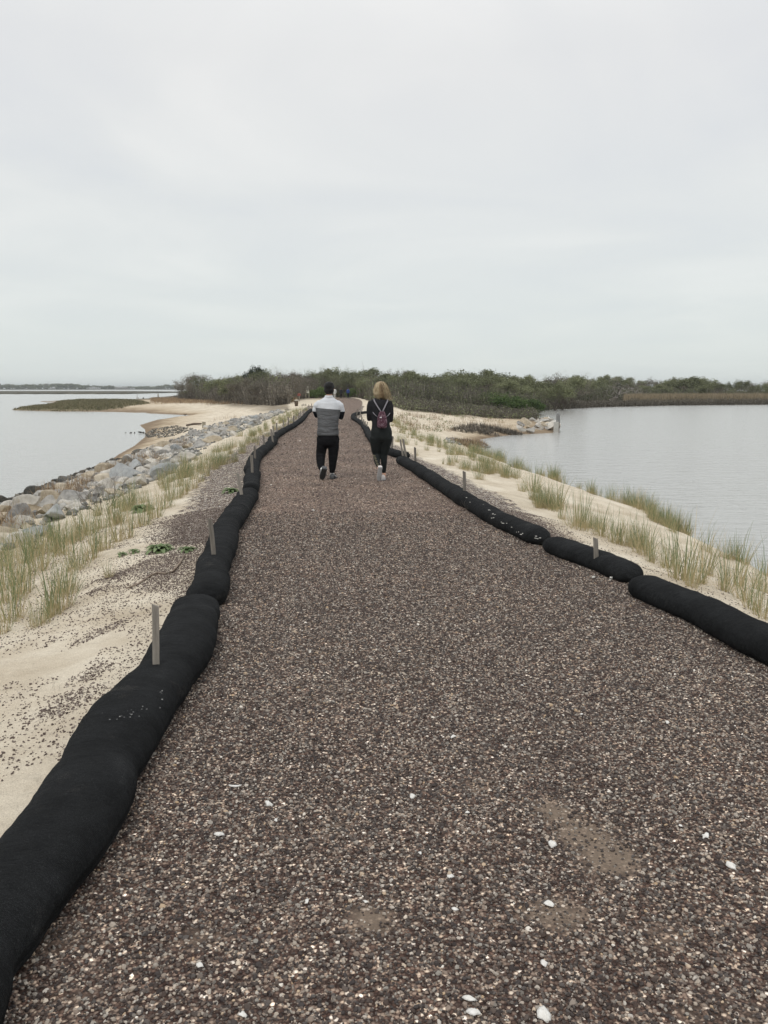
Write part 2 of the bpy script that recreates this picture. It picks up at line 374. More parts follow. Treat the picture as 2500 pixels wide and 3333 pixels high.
def sock_material():
    m, nt, b = mat('black_mesh_fabric'); tc = N(nt, 'ShaderNodeTexCoord'); uv = N(nt, 'ShaderNodeAttribute', attribute_name='tint')
    sp = N(nt, 'ShaderNodeSeparateColor'); L(nt, uv.outputs['Color'], sp.inputs[0])
    o = tc.outputs['Object']
    n = N(nt, 'ShaderNodeTexNoise', i_Scale=4.0, i_Detail=6.0, i_Roughness=.6); L(nt, o, n.inputs['Vector'])
    k = N(nt, 'ShaderNodeTexNoise', i_Scale=320.0, i_Detail=2.0); L(nt, o, k.inputs['Vector'])
    base = ramp(nt, [(.3, (.008, .0085, .009)), (.6, (.016, .017, .018)), (.8, (.03, .031, .032))], n.outputs[0])
    sp2 = ramp(nt, [(.45, (.7, .7, .7)), (.62, (1.6, 1.6, 1.6)), (.75, (3.2, 3.1, 3.0))], k.outputs[0])
    c = mix(nt, 1.0, base.outputs[0], sp2.outputs[0], 'MULTIPLY')
    # wale lines running round the tube (attribute x = metres along it)
    wv = mth(nt, 'SINE', mth(nt, 'MULTIPLY', sp.outputs[0], 900.0)); fold = N(nt, 'ShaderNodeTexNoise', i_Scale=22.0, i_Detail=3.0, i_Roughness=.6)
    cb = N(nt, 'ShaderNodeCombineXYZ'); L(nt, sp.outputs[0], cb.inputs[0]); L(nt, mth(nt, 'MULTIPLY', sp.outputs[1], .06), cb.inputs[1]); L(nt, cb.outputs[0], fold.inputs['Vector'])
    ws = N(nt, 'ShaderNodeTexNoise', i_Scale=3.2, i_Detail=7.0, i_Roughness=.7); L(nt, o, ws.inputs['Vector'])
    dust = ramp(nt, [(.60, (0, 0, 0)), (.70, (.16, .16, .16)), (.78, (.5, .5, .5))], ws.outputs[0])
    c = mix(nt, mth(nt, 'MULTIPLY', dust.outputs[0], mth(nt, 'GREATER_THAN', k.outputs[0], .53)), c, (.32, .29, .25))
    L(nt, c, b.inputs['Base Color']); b.inputs['Roughness'].default_value = .95; b.inputs['Specular IOR Level'].default_value = .12
    h = mth(nt, 'ADD', mth(nt, 'MULTIPLY', fold.outputs[0], 1.0), mth(nt, 'MULTIPLY', wv, .03))
    bp = N(nt, 'ShaderNodeBump', i_Strength=.9, i_Distance=.035); L(nt, h, bp.inputs['Height']); L(nt, bp.outputs[0], b.inputs['Normal'])
    return m
M_sock = sock_material()
M_wood = noisecol('weathered_wood', [(.25, (.11, .10, .085)), (.5, (.21, .19, .165)), (.75, (.33, .30, .26))], 6, 6, .9, .5, 30, stretch=(9, 9, .8), objrand=.3)
M_plain = {}
def plain(name, c, rough=.8, var=.25, scale=20, bump=0.0, spec=.3):
    if name not in M_plain:
        M_plain[name] = noisecol(name, [(.3, tuple(x * (1 - var) for x in c)), (.7, tuple(min(x * (1 + var), 1) for x in c))], scale, 4, rough, bump, spec=spec)
    return M_plain[name]

# ------------------------------------------------------------------ terrain
def axis(lo, hi, f, k):
    out = [0.0]
    while out[-1] < hi: out.append(out[-1] + max(f, k * out[-1]))
    neg = [0.0]
    while neg[-1] > lo: neg.append(neg[-1] - max(f, k * abs(neg[-1])))
    return np.array(neg[::-1][:-1] + out)
xs = axis(-420, 500, .13, .018); ys = axis(-12, 480, .13, .0115)
X, Y = np.meshgrid(xs, ys); Z = height(X, Y)
nx, ny = len(xs), len(ys)
i = np.arange(nx * ny).reshape(ny, nx)
Q = np.stack([i[:-1, :-1], i[:-1, 1:], i[1:, 1:], i[1:, :-1]], -1).reshape(-1, 4)
e_, inc_ = sdist(X, Y, CORR); e_ = np.where(inc_, 0, e_); d_, il_ = sdist(X, Y, LAND)
mdist, mi_ = sdist(X, Y, MARSH)
def left_of_path(X, Y):
    cx = np.interp(Y, [-10, 0, 6, 15, 30, 60, 135, 400], [.6, .6, .6, -.6, -1.8, -3.5, -6, -18]); return X < cx
lf = left_of_path(X, Y)
# spill patches of gravel on the sand (world ellipses: x, y, a, b, rot, strength)
def ell(px, py, px2, py2, wid, s):
    a = np.array(P(px, py, -.05)); b = np.array(P(px2, py2, -.05)); c = (a + b) / 2; dd = b - a
    return (c[0], c[1], np.hypot(*dd) / 2, wid, math.atan2(dd[1], dd[0]), s)
PATCH = [ell(415, 1895, 640, 1770, .55, .75), ell(470, 1930, 640, 1850, .3, .6), ell(215, 2060, 420, 1990, .09, .65), ell(80, 2330, 330, 2200, .16, .6), ell(250, 2200, 350, 2130, .12, .6)]
def spill(X, Y):
    e, inc = sdist(X, Y, CORR); e = np.where(inc, 0, e)
    lf = left_of_path(X, Y); v = np.zeros(X.shape)
    # strip beside the tube
    wl = np.interp(Y, [0, 6, 8.5, 11, 20, 45], [0.0, .0, .9, 1.5, 1.9, 1.4]); wr = np.interp(Y, [0, 8, 10, 13, 24, 32], [.05, .3, 1.3, 1.7, 1.3, .3])
    wd = np.where(lf, wl, wr)
    v = np.maximum(v, .60 * (1 - sstep(.35, 1.0, (e - .15) / np.maximum(wd, .02))))
    for (cx, cy, a, b, r, s) in PATCH:
        u = (X - cx) * math.cos(r) + (Y - cy) * math.sin(r); q = -(X - cx) * math.sin(r) + (Y - cy) * math.cos(r)
        rr = np.hypot(u / a, q / b) + (fbm(X * 3, Y * 3) - .47) * 1.5
        v = np.maximum(v, s * (1 - sstep(.5, 1.25, rr)))
    return v
cov = np.zeros(X.shape + (3,))
cov[..., 0] = np.where(Y < 9, np.where(spill(X, Y) > .3, .35, 0) * 0 + np.clip(spill(X, Y) - .25, 0, 1) * .8, spill(X, Y)) * (Y < 80)
cov[..., 0] = np.where(e_ <= 0, 1, cov[..., 0])
cov[..., 1] = np.where(mi_, sstep(0, .5, mdist), 0)
# wood and scrub floor
ppx = np.array([-2000, 560, 600, 700, 800, 900, 935, 955, 1000, 1085, 1150, 1200, 1270, 1310, 1500, 1620, 1740, 1900, 2200, 5000])
ppy = np.array([330, 235, 200, 152, 112, 94, 94, 122, 144, 150, 150, 112, 90, 80, 80, 82, 88, 140, 150, 150])
def wood_front(X, Y):
    px = 1250 + F * X / np.maximum(Y, 1); return Y - np.interp(px, ppx, ppy)
wf = wood_front(X, Y)
cov[..., 2] = np.clip(sstep(-4, 3, wf + (fbm(X * .2, Y * .2) - .47) * 14), 0, 1) * (il_) * (e_ > .8)
bare = (~mi_) & il_ & lf & (Y > 60)
cov[..., 2] = np.maximum(cov[..., 2], np.where(bare, .7 * sstep(-28, -8, wf + (fbm(X * .15, Y * .15) - .47) * 25) * sstep(2, 8, d_), 0))
gm = npmesh('ground', np.stack([X, Y, Z], -1).reshape(-1, 3), Q, cov.reshape(-1, 3), 'cover')
tag(link('ground', gm, M_ground), kind='structure')
# water: one sheet to the horizon
wm = npmesh('water', [(-6000, -300, WZ), (6000, -300, WZ), (6000, 9000, WZ), (-6000, 9000, WZ)], [(0, 1, 2, 3)])
tag(link('water', wm, M_water), kind='structure')
# path sheet
xp = axis(-3.2, 3.2, .05, 0); pl = []
def edge_x(e, y): e = sorted(e, key=lambda q: q[1]); return np.interp(y, [q[1] for q in e], [q[0] for q in e])
yp = np.array([q for q in axis(-6, 138, .06, .01)]); k = 60
lx, rx = edge_x(le, yp), edge_x([q for q in re_], yp)
U = np.linspace(0, 1, k); PX = lx[:, None] * (1 - U) + rx[:, None] * U; PY = np.repeat(yp[:, None], k, 1)
PZ = .006 + (fbm(PX * 1.2, PY * 1.2) - .3) * .022 + (fbm(PX * 7, PY * 7) - .47) * .010
i = np.arange(PX.size).reshape(PX.shape)
Qp = np.stack([i[:-1, :-1], i[:-1, 1:], i[1:, 1:], i[1:, :-1]], -1).reshape(-1, 4)
pm = npmesh('path', np.stack([PX, PY, PZ], -1).reshape(-1, 3), Qp); tag(link('path', pm, M_path), kind='structure'); PATHXY = (PX, PY)
def path_z(x, y): return .006 + (fbm(x * 1.2, y * 1.2) - .3) * .022 + (fbm(x * 7, y * 7) - .47) * .010

# ------------------------------------------------------------------ loose stones (instanced through geometry nodes)
def rock_mesh(name, seed, sub=2, cuts=9, nz=.06, squash=(1, .8, .6), dmin=.45, dmax=.85):
    r = random.Random(seed); bm = bmesh.new(); bmesh.ops.create_icosphere(bm, subdivisions=sub, radius=1)
    pl = [(Vector((r.gauss(0, 1), r.gauss(0, 1), r.gauss(0, 1))).normalized(), r.uniform(dmin, dmax)) for _ in range(cuts)]
    for v in bm.verts:
        c = v.co.copy()
        for n_, d_ in pl:
            k = c.dot(n_)
            if k > d_: c -= n_ * (k - d_)
        q = noise.noise_vector(c * 2.2 + Vector((seed, 0, 0))) * nz
        v.co = Vector(((c.x + q.x) * squash[0], (c.y + q.y) * squash[1], (c.z + q.z) * squash[2]))
    me = bpy.data.meshes.new(name); bm.to_mesh(me); bm.free(); return me
def scatter(name, pts, scl, protos, material, kind='stuff', label=None, cat=None):
    me = bpy.data.meshes.new(name); pts = np.asarray(pts, np.float32); me.vertices.add(len(pts)); me.vertices.foreach_set('co', pts.ravel())
    a = me.attributes.new('size', 'FLOAT', 'POINT'); a.data.foreach_set('value', np.asarray(scl, np.float32))
    o = link(name, me, None, smooth=False); tag(o, label, cat, kind=kind)
    c = bpy.data.collections.new(name + '_kinds')
    for p in protos:
        if not p.materials: p.materials.append(material)
        q = bpy.data.objects.new('stone', p); c.objects.link(q)
    ng = bpy.data.node_groups.new(name, 'GeometryNodeTree')
    ng.interface.new_socket('Geometry', in_out='INPUT', socket_type='NodeSocketGeometry'); ng.interface.new_socket('Geometry', in_out='OUTPUT', socket_type='NodeSocketGeometry')
    gi = ng.nodes.new('NodeGroupInput'); go = ng.nodes.new('NodeGroupOutput')
    ip = ng.nodes.new('GeometryNodeInstanceOnPoints'); ci = ng.nodes.new('GeometryNodeCollectionInfo'); ci.inputs[0].default_value = c
    ci.inputs['Separate Children'].default_value = True; ci.inputs['Reset Children'].default_value = True
    ip.inputs['Pick Instance'].default_value = True
    rv = ng.nodes.new('FunctionNodeRandomValue'); rv.data_type = 'FLOAT_VECTOR'; rv.inputs[0].default_value = (0, 0, 0); rv.inputs[1].default_value = (.6, .6, 6.28)
    na = ng.nodes.new('GeometryNodeInputNamedAttribute'); na.data_type = 'FLOAT'; na.inputs[0].default_value = 'size'
    ng.links.new(gi.outputs[0], ip.inputs['Points']); ng.links.new(ci.outputs[0], ip.inputs['Instance'])
    ng.links.new(rv.outputs[0], ip.inputs['Rotation']); ng.links.new(na.outputs[0], ip.inputs['Scale']); ng.links.new(ip.outputs[0], go.inputs[0])
    m = o.modifiers.new('scatter', 'NODES'); m.node_group = ng
    return o
DIRT = [(*P(px, py), P(px + wx, py)[0] - P(px, py)[0], P(px, py - wy)[1] - P(px, py)[1], k) for px, py, wx, wy, k in
        [(1790, 2640, 70, 45, 1), (1900, 2730, 90, 50, .9), (1990, 2800, 80, 60, 1), (1190, 2995, 80, 55, 1), (1780, 2985, 100, 40, .9), (1560, 2560, 60, 25, .6), (2160, 3060, 60, 40, .5), (1100, 2700, 60, 30, .45), (220, 3270, 80, 30, .6), (1050, 2130, 60, 15, .5), (1540, 2290, 90, 20, .4), (1480, 1990, 120, 14, .4), (650, 3070, 80, 40, .5)]]
def dirt_at(x, y):
    v = np.zeros(np.shape(x)); w_ = (fbm(np.asarray(x) * 5, np.asarray(y) * 5) - .47) * 1.6
    for cx, cy, a, b, k in DIRT: v = np.maximum(v, k * (1 - sstep(.45, 1.35, np.hypot((x - cx) / a, (y - cy) / b) + w_)))
    return v
pebbles = [rock_mesh('pebble', 40 + s, 1, 4, .05, (1, r1, r2)) for s, (r1, r2) in enumerate([(.8, .6), (.7, .55), (.9, .7), (.6, .5), (.85, .5), (.75, .7)])]
a_ = pm.attributes.new('dirt', 'FLOAT', 'POINT'); a_.data.foreach_set('value', dirt_at(*PATHXY).ravel().astype(np.float32))
# on the path
def sample(n, ylo, yhi, dens):
    y = rng.uniform(ylo, yhi, n); half = np.minimum(.48 * (y + .8) + 1.2, 4); x = rng.uniform(-4, 4, n)
    k = (np.abs(x) < half) & (rng.random(n) < dens(y)); x, y = x[k], y[k]
    k = (x > edge_x(le, y) + .03) & (x < edge_x(re_, y) - .03); return x[k], y[k]
x1, y1 = sample(800000, 1.0, 11.0, lambda y: np.interp(y, [1, 4, 7, 11], [1, .95, .55, .12]))
s1 = np.clip(rng.lognormal(math.log(.0055), .32, len(x1)), .003, .013) * np.interp(y1, [2, 9], [1, 1.3])
keep = dirt_at(x1, y1) < .12 + rng.random(len(x1)) ** .7 * 1.05
x1, y1, s1 = x1[keep], y1[keep], s1[keep]
scatter('gravel', np.stack([x1, y1, path_z(x1, y1) + s1 * .25], 1), s1, pebbles, M_stone)
x3, y3 = sample(150000, 8.0, 45.0, lambda y: np.interp(y, [8, 14, 45], [.35, .3, .12]))
s3 = np.clip(rng.lognormal(math.log(.009), .3, len(x3)), .006, .02) * np.interp(y3, [8, 45], [1, 1.7])
peb4 = [m.copy() for m in pebbles]
scatter('gravel', np.stack([x3, y3, path_z(x3, y3) + s3 * .2], 1), s3, peb4, stone_material('pale_gravel_stones', [(0, (.045, .028, .022)), (.5, (.085, .058, .047)), (.62, (.26, .21, .17)), (.88, (.48, .41, .33)), (1, (.8, .75, .68))]))
# spilled on the sand
n = 1300000; x2 = rng.uniform(-5, 5.5, n); y2 = rng.uniform(2.2, 12, n)
sv = spill(x2, y2); e2, ic2 = sdist(x2, y2, CORR)
base = np.where(left_of_path(x2, y2), .05 * (fbm(x2 * 1.3, y2 * 1.3) > .38) * np.exp(-e2 / 2.0) * 3, .02)
k = (~ic2) & (e2 > .12) & (rng.random(n) < (np.clip(sv - .12, 0, 1) ** 1.3 + base) * .8)
x2, y2 = x2[k], y2[k]; s2 = np.clip(rng.lognormal(math.log(.0062), .3, len(x2)), .0035, .012)
peb2 = [m.copy() for m in pebbles]
for m in peb2: m.materials.clear()
scatter('spilled_gravel', np.stack([x2, y2, height(x2, y2) + s2 * .3], 1), s2, peb2, M_dstone)

# ------------------------------------------------------------------ filter socks along both edges of the path
def catmull(P_, step):
    P_ = [Vector((a, b, 0)) for a, b in P_]; out = []
    ext = [P_[0] * 2 - P_[1]] + P_ + [P_[-1] * 2 - P_[-2]]
    for i in range(1, len(ext) - 2):
        a, b, c, d = ext[i - 1:i + 3]; n_ = max(2, int((c - b).length / step))
        for k in range(n_):
            t = k / n_
            out.append(.5 * ((2 * b) + (c - a) * t + (2 * a - 5 * b + 4 * c - d) * t * t + (3 * b - a - 3 * c + d) * t ** 3))
    out.append(P_[-1]); return out
SOCKS = []; FL = []
def make_sock(pts, rx, rz, seed, label, group):
    near = min(p[1] for p in pts) < 12
    c = catmull(pts, .03 if near else .07); m = len(c); n = 36 if near else 18
    s = [0.0]
    for i in range(1, m): s.append(s[-1] + (c[i] - c[i - 1]).length)
    V, T = [], []
    tot = s[-1]
    for i in range(m):
        d = (c[min(i + 1, m - 1)] - c[max(i - 1, 0)]).normalized(); ax = Vector((d.y, -d.x, 0))
        si = s[i]; endd = min(si, tot - si); cap = math.sqrt(max(0, 1 - max(0, 1 - endd / .20) ** 2)); cap = max(cap, .04)
        lump = 1 + .15 * (noise.noise(Vector((si * 1.6, seed, 0)))) + .05 * noise.noise(Vector((si * 4.2, seed, 5)))
        pinch = 1 - .07 * math.exp(-((si % 1.15 - .55 - .25 * noise.noise(Vector((int(si / 1.15), seed, 2)))) / .07) ** 2)
        off = .035 * noise.noise(Vector((si * 1.1, seed, 9)))
        for j in range(n):
            a = 2 * math.pi * j / n; ca, sa = math.cos(a), math.sin(a)
            wr = 1 + .035 * noise.noise(Vector((si * 9, ca * 1.5, sa * 1.5 + seed))) + .02 * noise.noise(Vector((si * 30, ca * 2.2, sa * 2.2 + seed)))
            k = lump * pinch * cap * wr
            x = rx * (abs(ca) ** .9) * math.copysign(1, ca) * k; z = rz * (abs(sa) ** .85) * math.copysign(1, sa) * (k if sa > 0 else .9 * cap)
            zz = max(z, -rz * .80)
            q = c[i] + ax * (x + off); V.append((q.x, q.y, rz * .80 - .005 + zz)); T.append((si, a, 0))
    Q = [(i * n + j, i * n + (j + 1) % n, (i + 1) * n + (j + 1) % n, (i + 1) * n + j) for i in range(m - 1) for j in range(n)]
    Q += [(0, j + 1, j, j) for j in []]
    me = npmesh('filter_sock', V, Q, np.array(T))
    bm = bmesh.new(); bm.from_mesh(me); bmesh.ops.holes_fill(bm, edges=[e for e in bm.edges if e.is_boundary], sides=0); bmesh.ops.recalc_face_normals(bm, faces=bm.faces); bm.to_mesh(me); bm.free()
    o = link('filter_sock', me, M_sock); tag(o, label, 'erosion control sock', group)
    SOCKS.append(c)
lab = ['black mesh erosion tube nearest the camera on the left, running out of the bottom corner', 'second black mesh tube on the left edge, beyond the gap, beside two wooden stakes',
       'black mesh tube on the left edge curving where the stakes start to crowd', 'short black mesh tube on the left edge among a row of stakes', 'farthest black mesh tube on the left edge of the path']
wid = [(.178, .122), (.150, .112), (.140, .11), (.132, .105), (.13, .105)]
for k_, (p_, l_, w_) in enumerate(zip(LSW, lab, wid)): make_sock(p_, *w_, k_ * 3.1, l_, 'black filter socks along the path')
lab = ['black mesh erosion tube at the right picture edge, nearest the camera on that side', 'short black mesh tube on the right with a single stub of stake in it',
       'long black mesh tube on the right, beside the strip of grey gravel', 'black mesh tube passing behind the woman on the right edge of the path', 'farthest black mesh tube on the right, hooking round behind the woman']
wid = [(.150, .105), (.142, .10), (.138, .10), (.125, .10), (.125, .10)]
for k_, (p_, l_, w_) in enumerate(zip(RSW, lab, wid)): make_sock(p_, *w_, 20 + k_ * 3.1, l_, 'black filter socks along the path')
def sock_top(x, y):
    best = 9; 
    for c in SOCKS:
        for p in c[::2]:
            d = math.hypot(p.x - x, p.y - y)
            if d < best: best = d
    return .22 if best < .15 else .05
# crumbs of gravel lying on the near tube
pb = []
for cx_, cy_, sx, n_ in [(420, 2320, 60, 15), (395, 2345, 45, 9), (530, 2265, 12, 4)]:
    for _ in range(n_):
        x, y = P(cx_ + rng.normal() * sx * .6, cy_ + rng.normal() * 9, .2); pb.append((x, y, .216))
peb3 = [m.copy() for m in pebbles]
for m in peb3: m.materials.clear()
scatter('pebbles', pb, rng.uniform(.004, .007, len(pb)), peb3, stone_material('grey_pebbles', [(0, (.06, .06, .06)), (.7, (.18, .18, .18)), (1, (.45, .45, .43))]), label='small grey pebbles lying on the near black tube', cat='pebbles')

for px_, py_ in [(1512, 1612), (1531, 1628), (1570, 1640), (1601, 1672), (1612, 1668), (1625, 1684), (1640, 1690), (1660, 1702), (1688, 1716), (1700, 1722), (1745, 1736), (1755, 1740), (1592, 1655), (1935, 1838), (1938, 1842), (1988, 1862), (1990, 1860), (2200, 1925), (2215, 1926)]:
    fx, fy = P(px_, py_, .18); FL.append((fx, fy))
mb = MB()
for k_, (fx, fy) in enumerate(FL):
    r = random.Random(k_); l_ = r.uniform(.02, .05); a = r.uniform(-.8, .8); c_, s_ = math.cos(a), math.sin(a); top = .238
    bdist = min(((p.x - fx) ** 2 + (p.y - fy) ** 2, k) for k, cc in enumerate(SOCKS) for p in cc)[0] ** .5; top = .184 - bdist * .3
    [mb.ball((fx + r.gauss(0, .02), fy + r.gauss(0, .03), top - .002), (r.uniform(.004, .014), r.uniform(.003, .008), .004), 8, 5) for _ in range(r.randint(1, 4))]
tag(mb.build('bird_droppings', plain('pale_droppings', (.55, .54, .5), .9, .2, 60), None, False), 'pale flecks spattered on the right black tubes', 'flecks', kind='stuff')
# ------------------------------------------------------------------ stakes
ordn = ['nearest', 'second', 'third', 'fourth', 'fifth', 'sixth', 'seventh', 'eighth', 'ninth', 'tenth', 'eleventh', 'twelfth', 'thirteenth', 'fourteenth', 'fifteenth', 'sixteenth', 'seventeenth', 'eighteenth']
SL = [((509, 2165), (505, 1965), 23), ((696, 1803), (683, 1686), 16), ((786, 1610), (773, 1538), 11), ((821, 1536), (819, 1479), 9), ((830, 1490), (829, 1451), 7), ((860, 1446), (857, 1416), 6), ((888, 1434), (882, 1396), 6),
      ((891, 1415), (888, 1385), 5), ((902, 1403), (900, 1376), 5), ((923, 1391), (923, 1367), 4), ((939, 1379), (938, 1357), 4), ((956, 1372), (956, 1352), 4), ((973, 1357), (973, 1342), 3), ((979, 1352), (978, 1337), 3),
      ((987, 1347), (987, 1334), 3), ((992, 1343), (992, 1329), 3), ((1006, 1330), (1005, 1316), 3), ((1015, 1328), (1014, 1313), 3)]
SR = [((1940, 1793), (1938, 1749), 16), ((1512, 1591), (1511, 1533), 10), ((1352, 1494), (1351, 1455), 7), ((1320, 1478), (1312, 1428), 7), ((1309, 1468), (1303, 1429), 6), ((1276, 1456), (1279, 1419), 6),
      ((1195, 1386), (1196, 1372), 3), ((1189, 1383), (1189, 1370), 4), ((1184, 1378), (1184, 1364), 4), ((1179, 1371), (1179, 1357), 3), ((1177, 1363), (1177, 1351), 3), ((1173, 1344), (1174, 1329), 3), ((1162, 1347), (1163, 1330), 4)]
def make_stake(bp, tp, wpx, label, group, seed):
    r = random.Random(seed); x, y = P(*bp, .2); d = ray(*tp); t = y / d[1]; top = Vector((d[0] * t, y, CH + d[2] * t))
    zb = -.12; b = Vector((x, y, zb)); dirv = (top - Vector((x, y, .2))); b = Vector((x, y, .2)) - dirv.normalized() * .35
    Lh = (top - b).length; w_ = max(wpx * y / F * .95, .036); w_ = min(w_, .05); th = .022
    bm = bmesh.new(); bmesh.ops.create_cube(bm, size=1)
    bmesh.ops.subdivide_edges(bm, edges=[e for e in bm.edges if abs(e.verts[0].co.z - e.verts[1].co.z) > .5], cuts=6)
    bmesh.ops.bevel(bm, geom=[e for e in bm.edges if abs(e.verts[0].co.x - e.verts[1].co.x) < .01 and abs(e.verts[0].co.y - e.verts[1].co.y) < .01], offset=.06, segments=1, affect='EDGES')
    for v in bm.verts:
        z = v.co.z + .5; top_cut = -.018 * (v.co.x * r.uniform(.6, 1.4)) if z > .99 else 0
        v.co = Vector((v.co.x * w_ + .0012 * math.sin(z * 9 + seed), v.co.y * th, z * Lh + top_cut - (.01 * abs(v.co.x * 2) if z > .99 else 0)))
    me = bpy.data.meshes.new('wooden_stake'); bm.to_mesh(me); bm.free()
    o = link('wooden_stake', me, M_wood, smooth=False); o.location = b
    o.rotation_euler = dirv.to_track_quat('Z', 'Y').to_euler()
    o.rotation_mode = 'QUATERNION'; o.rotation_quaternion = Vector((0, 0, 1)).rotation_difference(dirv.normalized()) @ Matrix.Rotation(r.uniform(.1, .45) * (-1 if x > 0 else 1), 3, 'Z').to_quaternion()
    tag(o, label, 'wooden stake', group)
for k_, (a, b, w_) in enumerate(SL): make_stake(a, b, w_, f'weathered grey wooden stake in the left black tube, {ordn[k_]} from the camera' if k_ else 'tallest looking grey wooden stake, driven in the near left black tube', 'wooden stakes pinning the black tubes', k_)
for k_, (a, b, w_) in enumerate(SR): make_stake(a, b, w_, f'grey wooden stake in the right black tube, {ordn[k_]} from the camera' if k_ else 'short broad stub of stake in the right black tube', 'wooden stakes pinning the black tubes', 50 + k_)

# ------------------------------------------------------------------ shells and litter on the path
M_shell = noisecol('bleached_shell', [(.3, (.62, .60, .55)), (.7, (.82, .81, .78))], 40, 4, .5, .4, 60)
shl = [(874, 2619, 30, 'cream'), (713, 2720, 28, 'white'), (1341, 2589, 20, ''), (1796, 2750, 30, ''), (2378, 2818, 34, ''), (1789, 2942, 32, ''), (2295, 2723, 24, ''), (1771, 3135, 28, ''), (1468, 2851, 20, ''), (1481, 2961, 22, ''),
       (1527, 3255, 34, ''), (1771, 3303, 42, ''), (1542, 3300, 40, ''), (1477, 2396, 18, ''), (999, 2931, 16, ''), (898, 2672, 14, ''), (790, 3300, 26, ''), (1368, 2775, 14, ''), (1522, 2645, 16, ''), (1893, 2326, 14, ''), (2215, 2690, 14, ''), (2172, 2349, 16, ''), (1020, 1660, 10, ''), (977, 1435, 6, ''), (1300, 2120, 10, ''), (1700, 2230, 10, ''), (650, 3140, 20, ''), (1190, 2935, 14, '')]
for k_, (px, py, wp, _) in enumerate(shl):
    x, y = P(px, py, .015); r = random.Random(k_ + 9); dd = math.hypot(y, CH); a_ = wp / F * dd / 2 * 1.3
    bm = bmesh.new(); nseg = 9; rings = []
    outline = [r.uniform(.5, 1.2) for _ in range(nseg)]
    cc = bm.verts.new((0, 0, .35 * a_))
    for q in range(1, 4):
        rr = q / 3; rings.append([bm.verts.new((a_ * rr * outline[j] * math.cos(2 * math.pi * j / nseg), a_ * .75 * rr * outline[j] * math.sin(2 * math.pi * j / nseg), .35 * a_ * (1 - rr * rr) + r.uniform(-.03, .03) * a_)) for j in range(nseg)])
    for j in range(nseg):
        bm.faces.new((cc, rings[0][j], rings[0][(j + 1) % nseg]))
        for q in range(2): bm.faces.new((rings[q][j], rings[q + 1][j], rings[q + 1][(j + 1) % nseg], rings[q][(j + 1) % nseg]))
    me = bpy.data.meshes.new('shell_fragment'); bm.to_mesh(me); bm.free()
    o = link('shell_fragment', me, M_shell); m_ = o.modifiers.new('t', 'SOLIDIFY'); m_.thickness = a_ * .18
    o.location = (x, y, float(path_z(np.array(x), np.array(y))) + .008); o.rotation_euler = (r.uniform(-.25, .35), r.uniform(-.3, .3), r.uniform(0, 6))
    side = 'left' if px < 1000 else ('right' if px > 1650 else 'middle')
    nearf = 'at the bottom of the picture' if py > 3000 else ('in the foreground' if py > 2550 else 'farther up the path')
    if k_ in (0, 1, 4, 11): lb_ = ['cream shell fragment on the gravel left of centre', 'white angular shell fragment nearest the left black tube', 'pale shell fragment lying farthest right on the foreground gravel', 'largest white shell piece at the bottom edge, right of centre'][(0, 1, 4, 11).index(k_)]
    else: lb_ = f'small white shell fragment, {side} of the path, {nearf}'
    tag(o, lb_, 'shell', f'white shell fragments, {side} of the path {nearf}')
# curved white shell sliver and dead stick
mb = MB(); c0 = P(767, 2554, .02)
mb.tube([(c0[0] + .028 * math.cos(a), c0[1] + .018 * math.sin(a), .022) for a in np.linspace(3.3, 6.0, 9)], [.001, .003, .004, .0045, .005, .0045, .004, .003, .001], 6)
tag(mb.build('shell_sliver', M_shell), 'curved white shell sliver on the gravel beside the left tube', 'shell')
M_drift = noisecol('driftwood', [(.3, (.16, .12, .09)), (.6, (.30, .24, .19)), (.8, (.42, .36, .30))], 12, 5, .9, .4, 40)
def stick(pxs, r0, label, name='driftwood_stick'):
    pts = []
    for (px, py) in pxs:
        x, y, z = hit(px, py); pts.append(Vector((x, y, z + r0 * 1.2)))
    mb = MB(); mb.tube(pts, [r0 * (1 - .5 * i / len(pts)) for i in range(len(pts))], 7); tag(mb.build(name, M_drift), label, 'stick')
stick([(599, 1814), (585, 1838), (562, 1866), (540, 1871), (512, 1868), (490, 1878), (450, 1905), (412, 1920)], .012, 'crooked brown driftwood stick on the spilled gravel left of the path')
stick([(1250, 1750), (1256, 1746)][::1] and [(690, 1920), (725, 1950), (765, 1978)], .004, 'thin dry twig by the gap in the left black tubes')

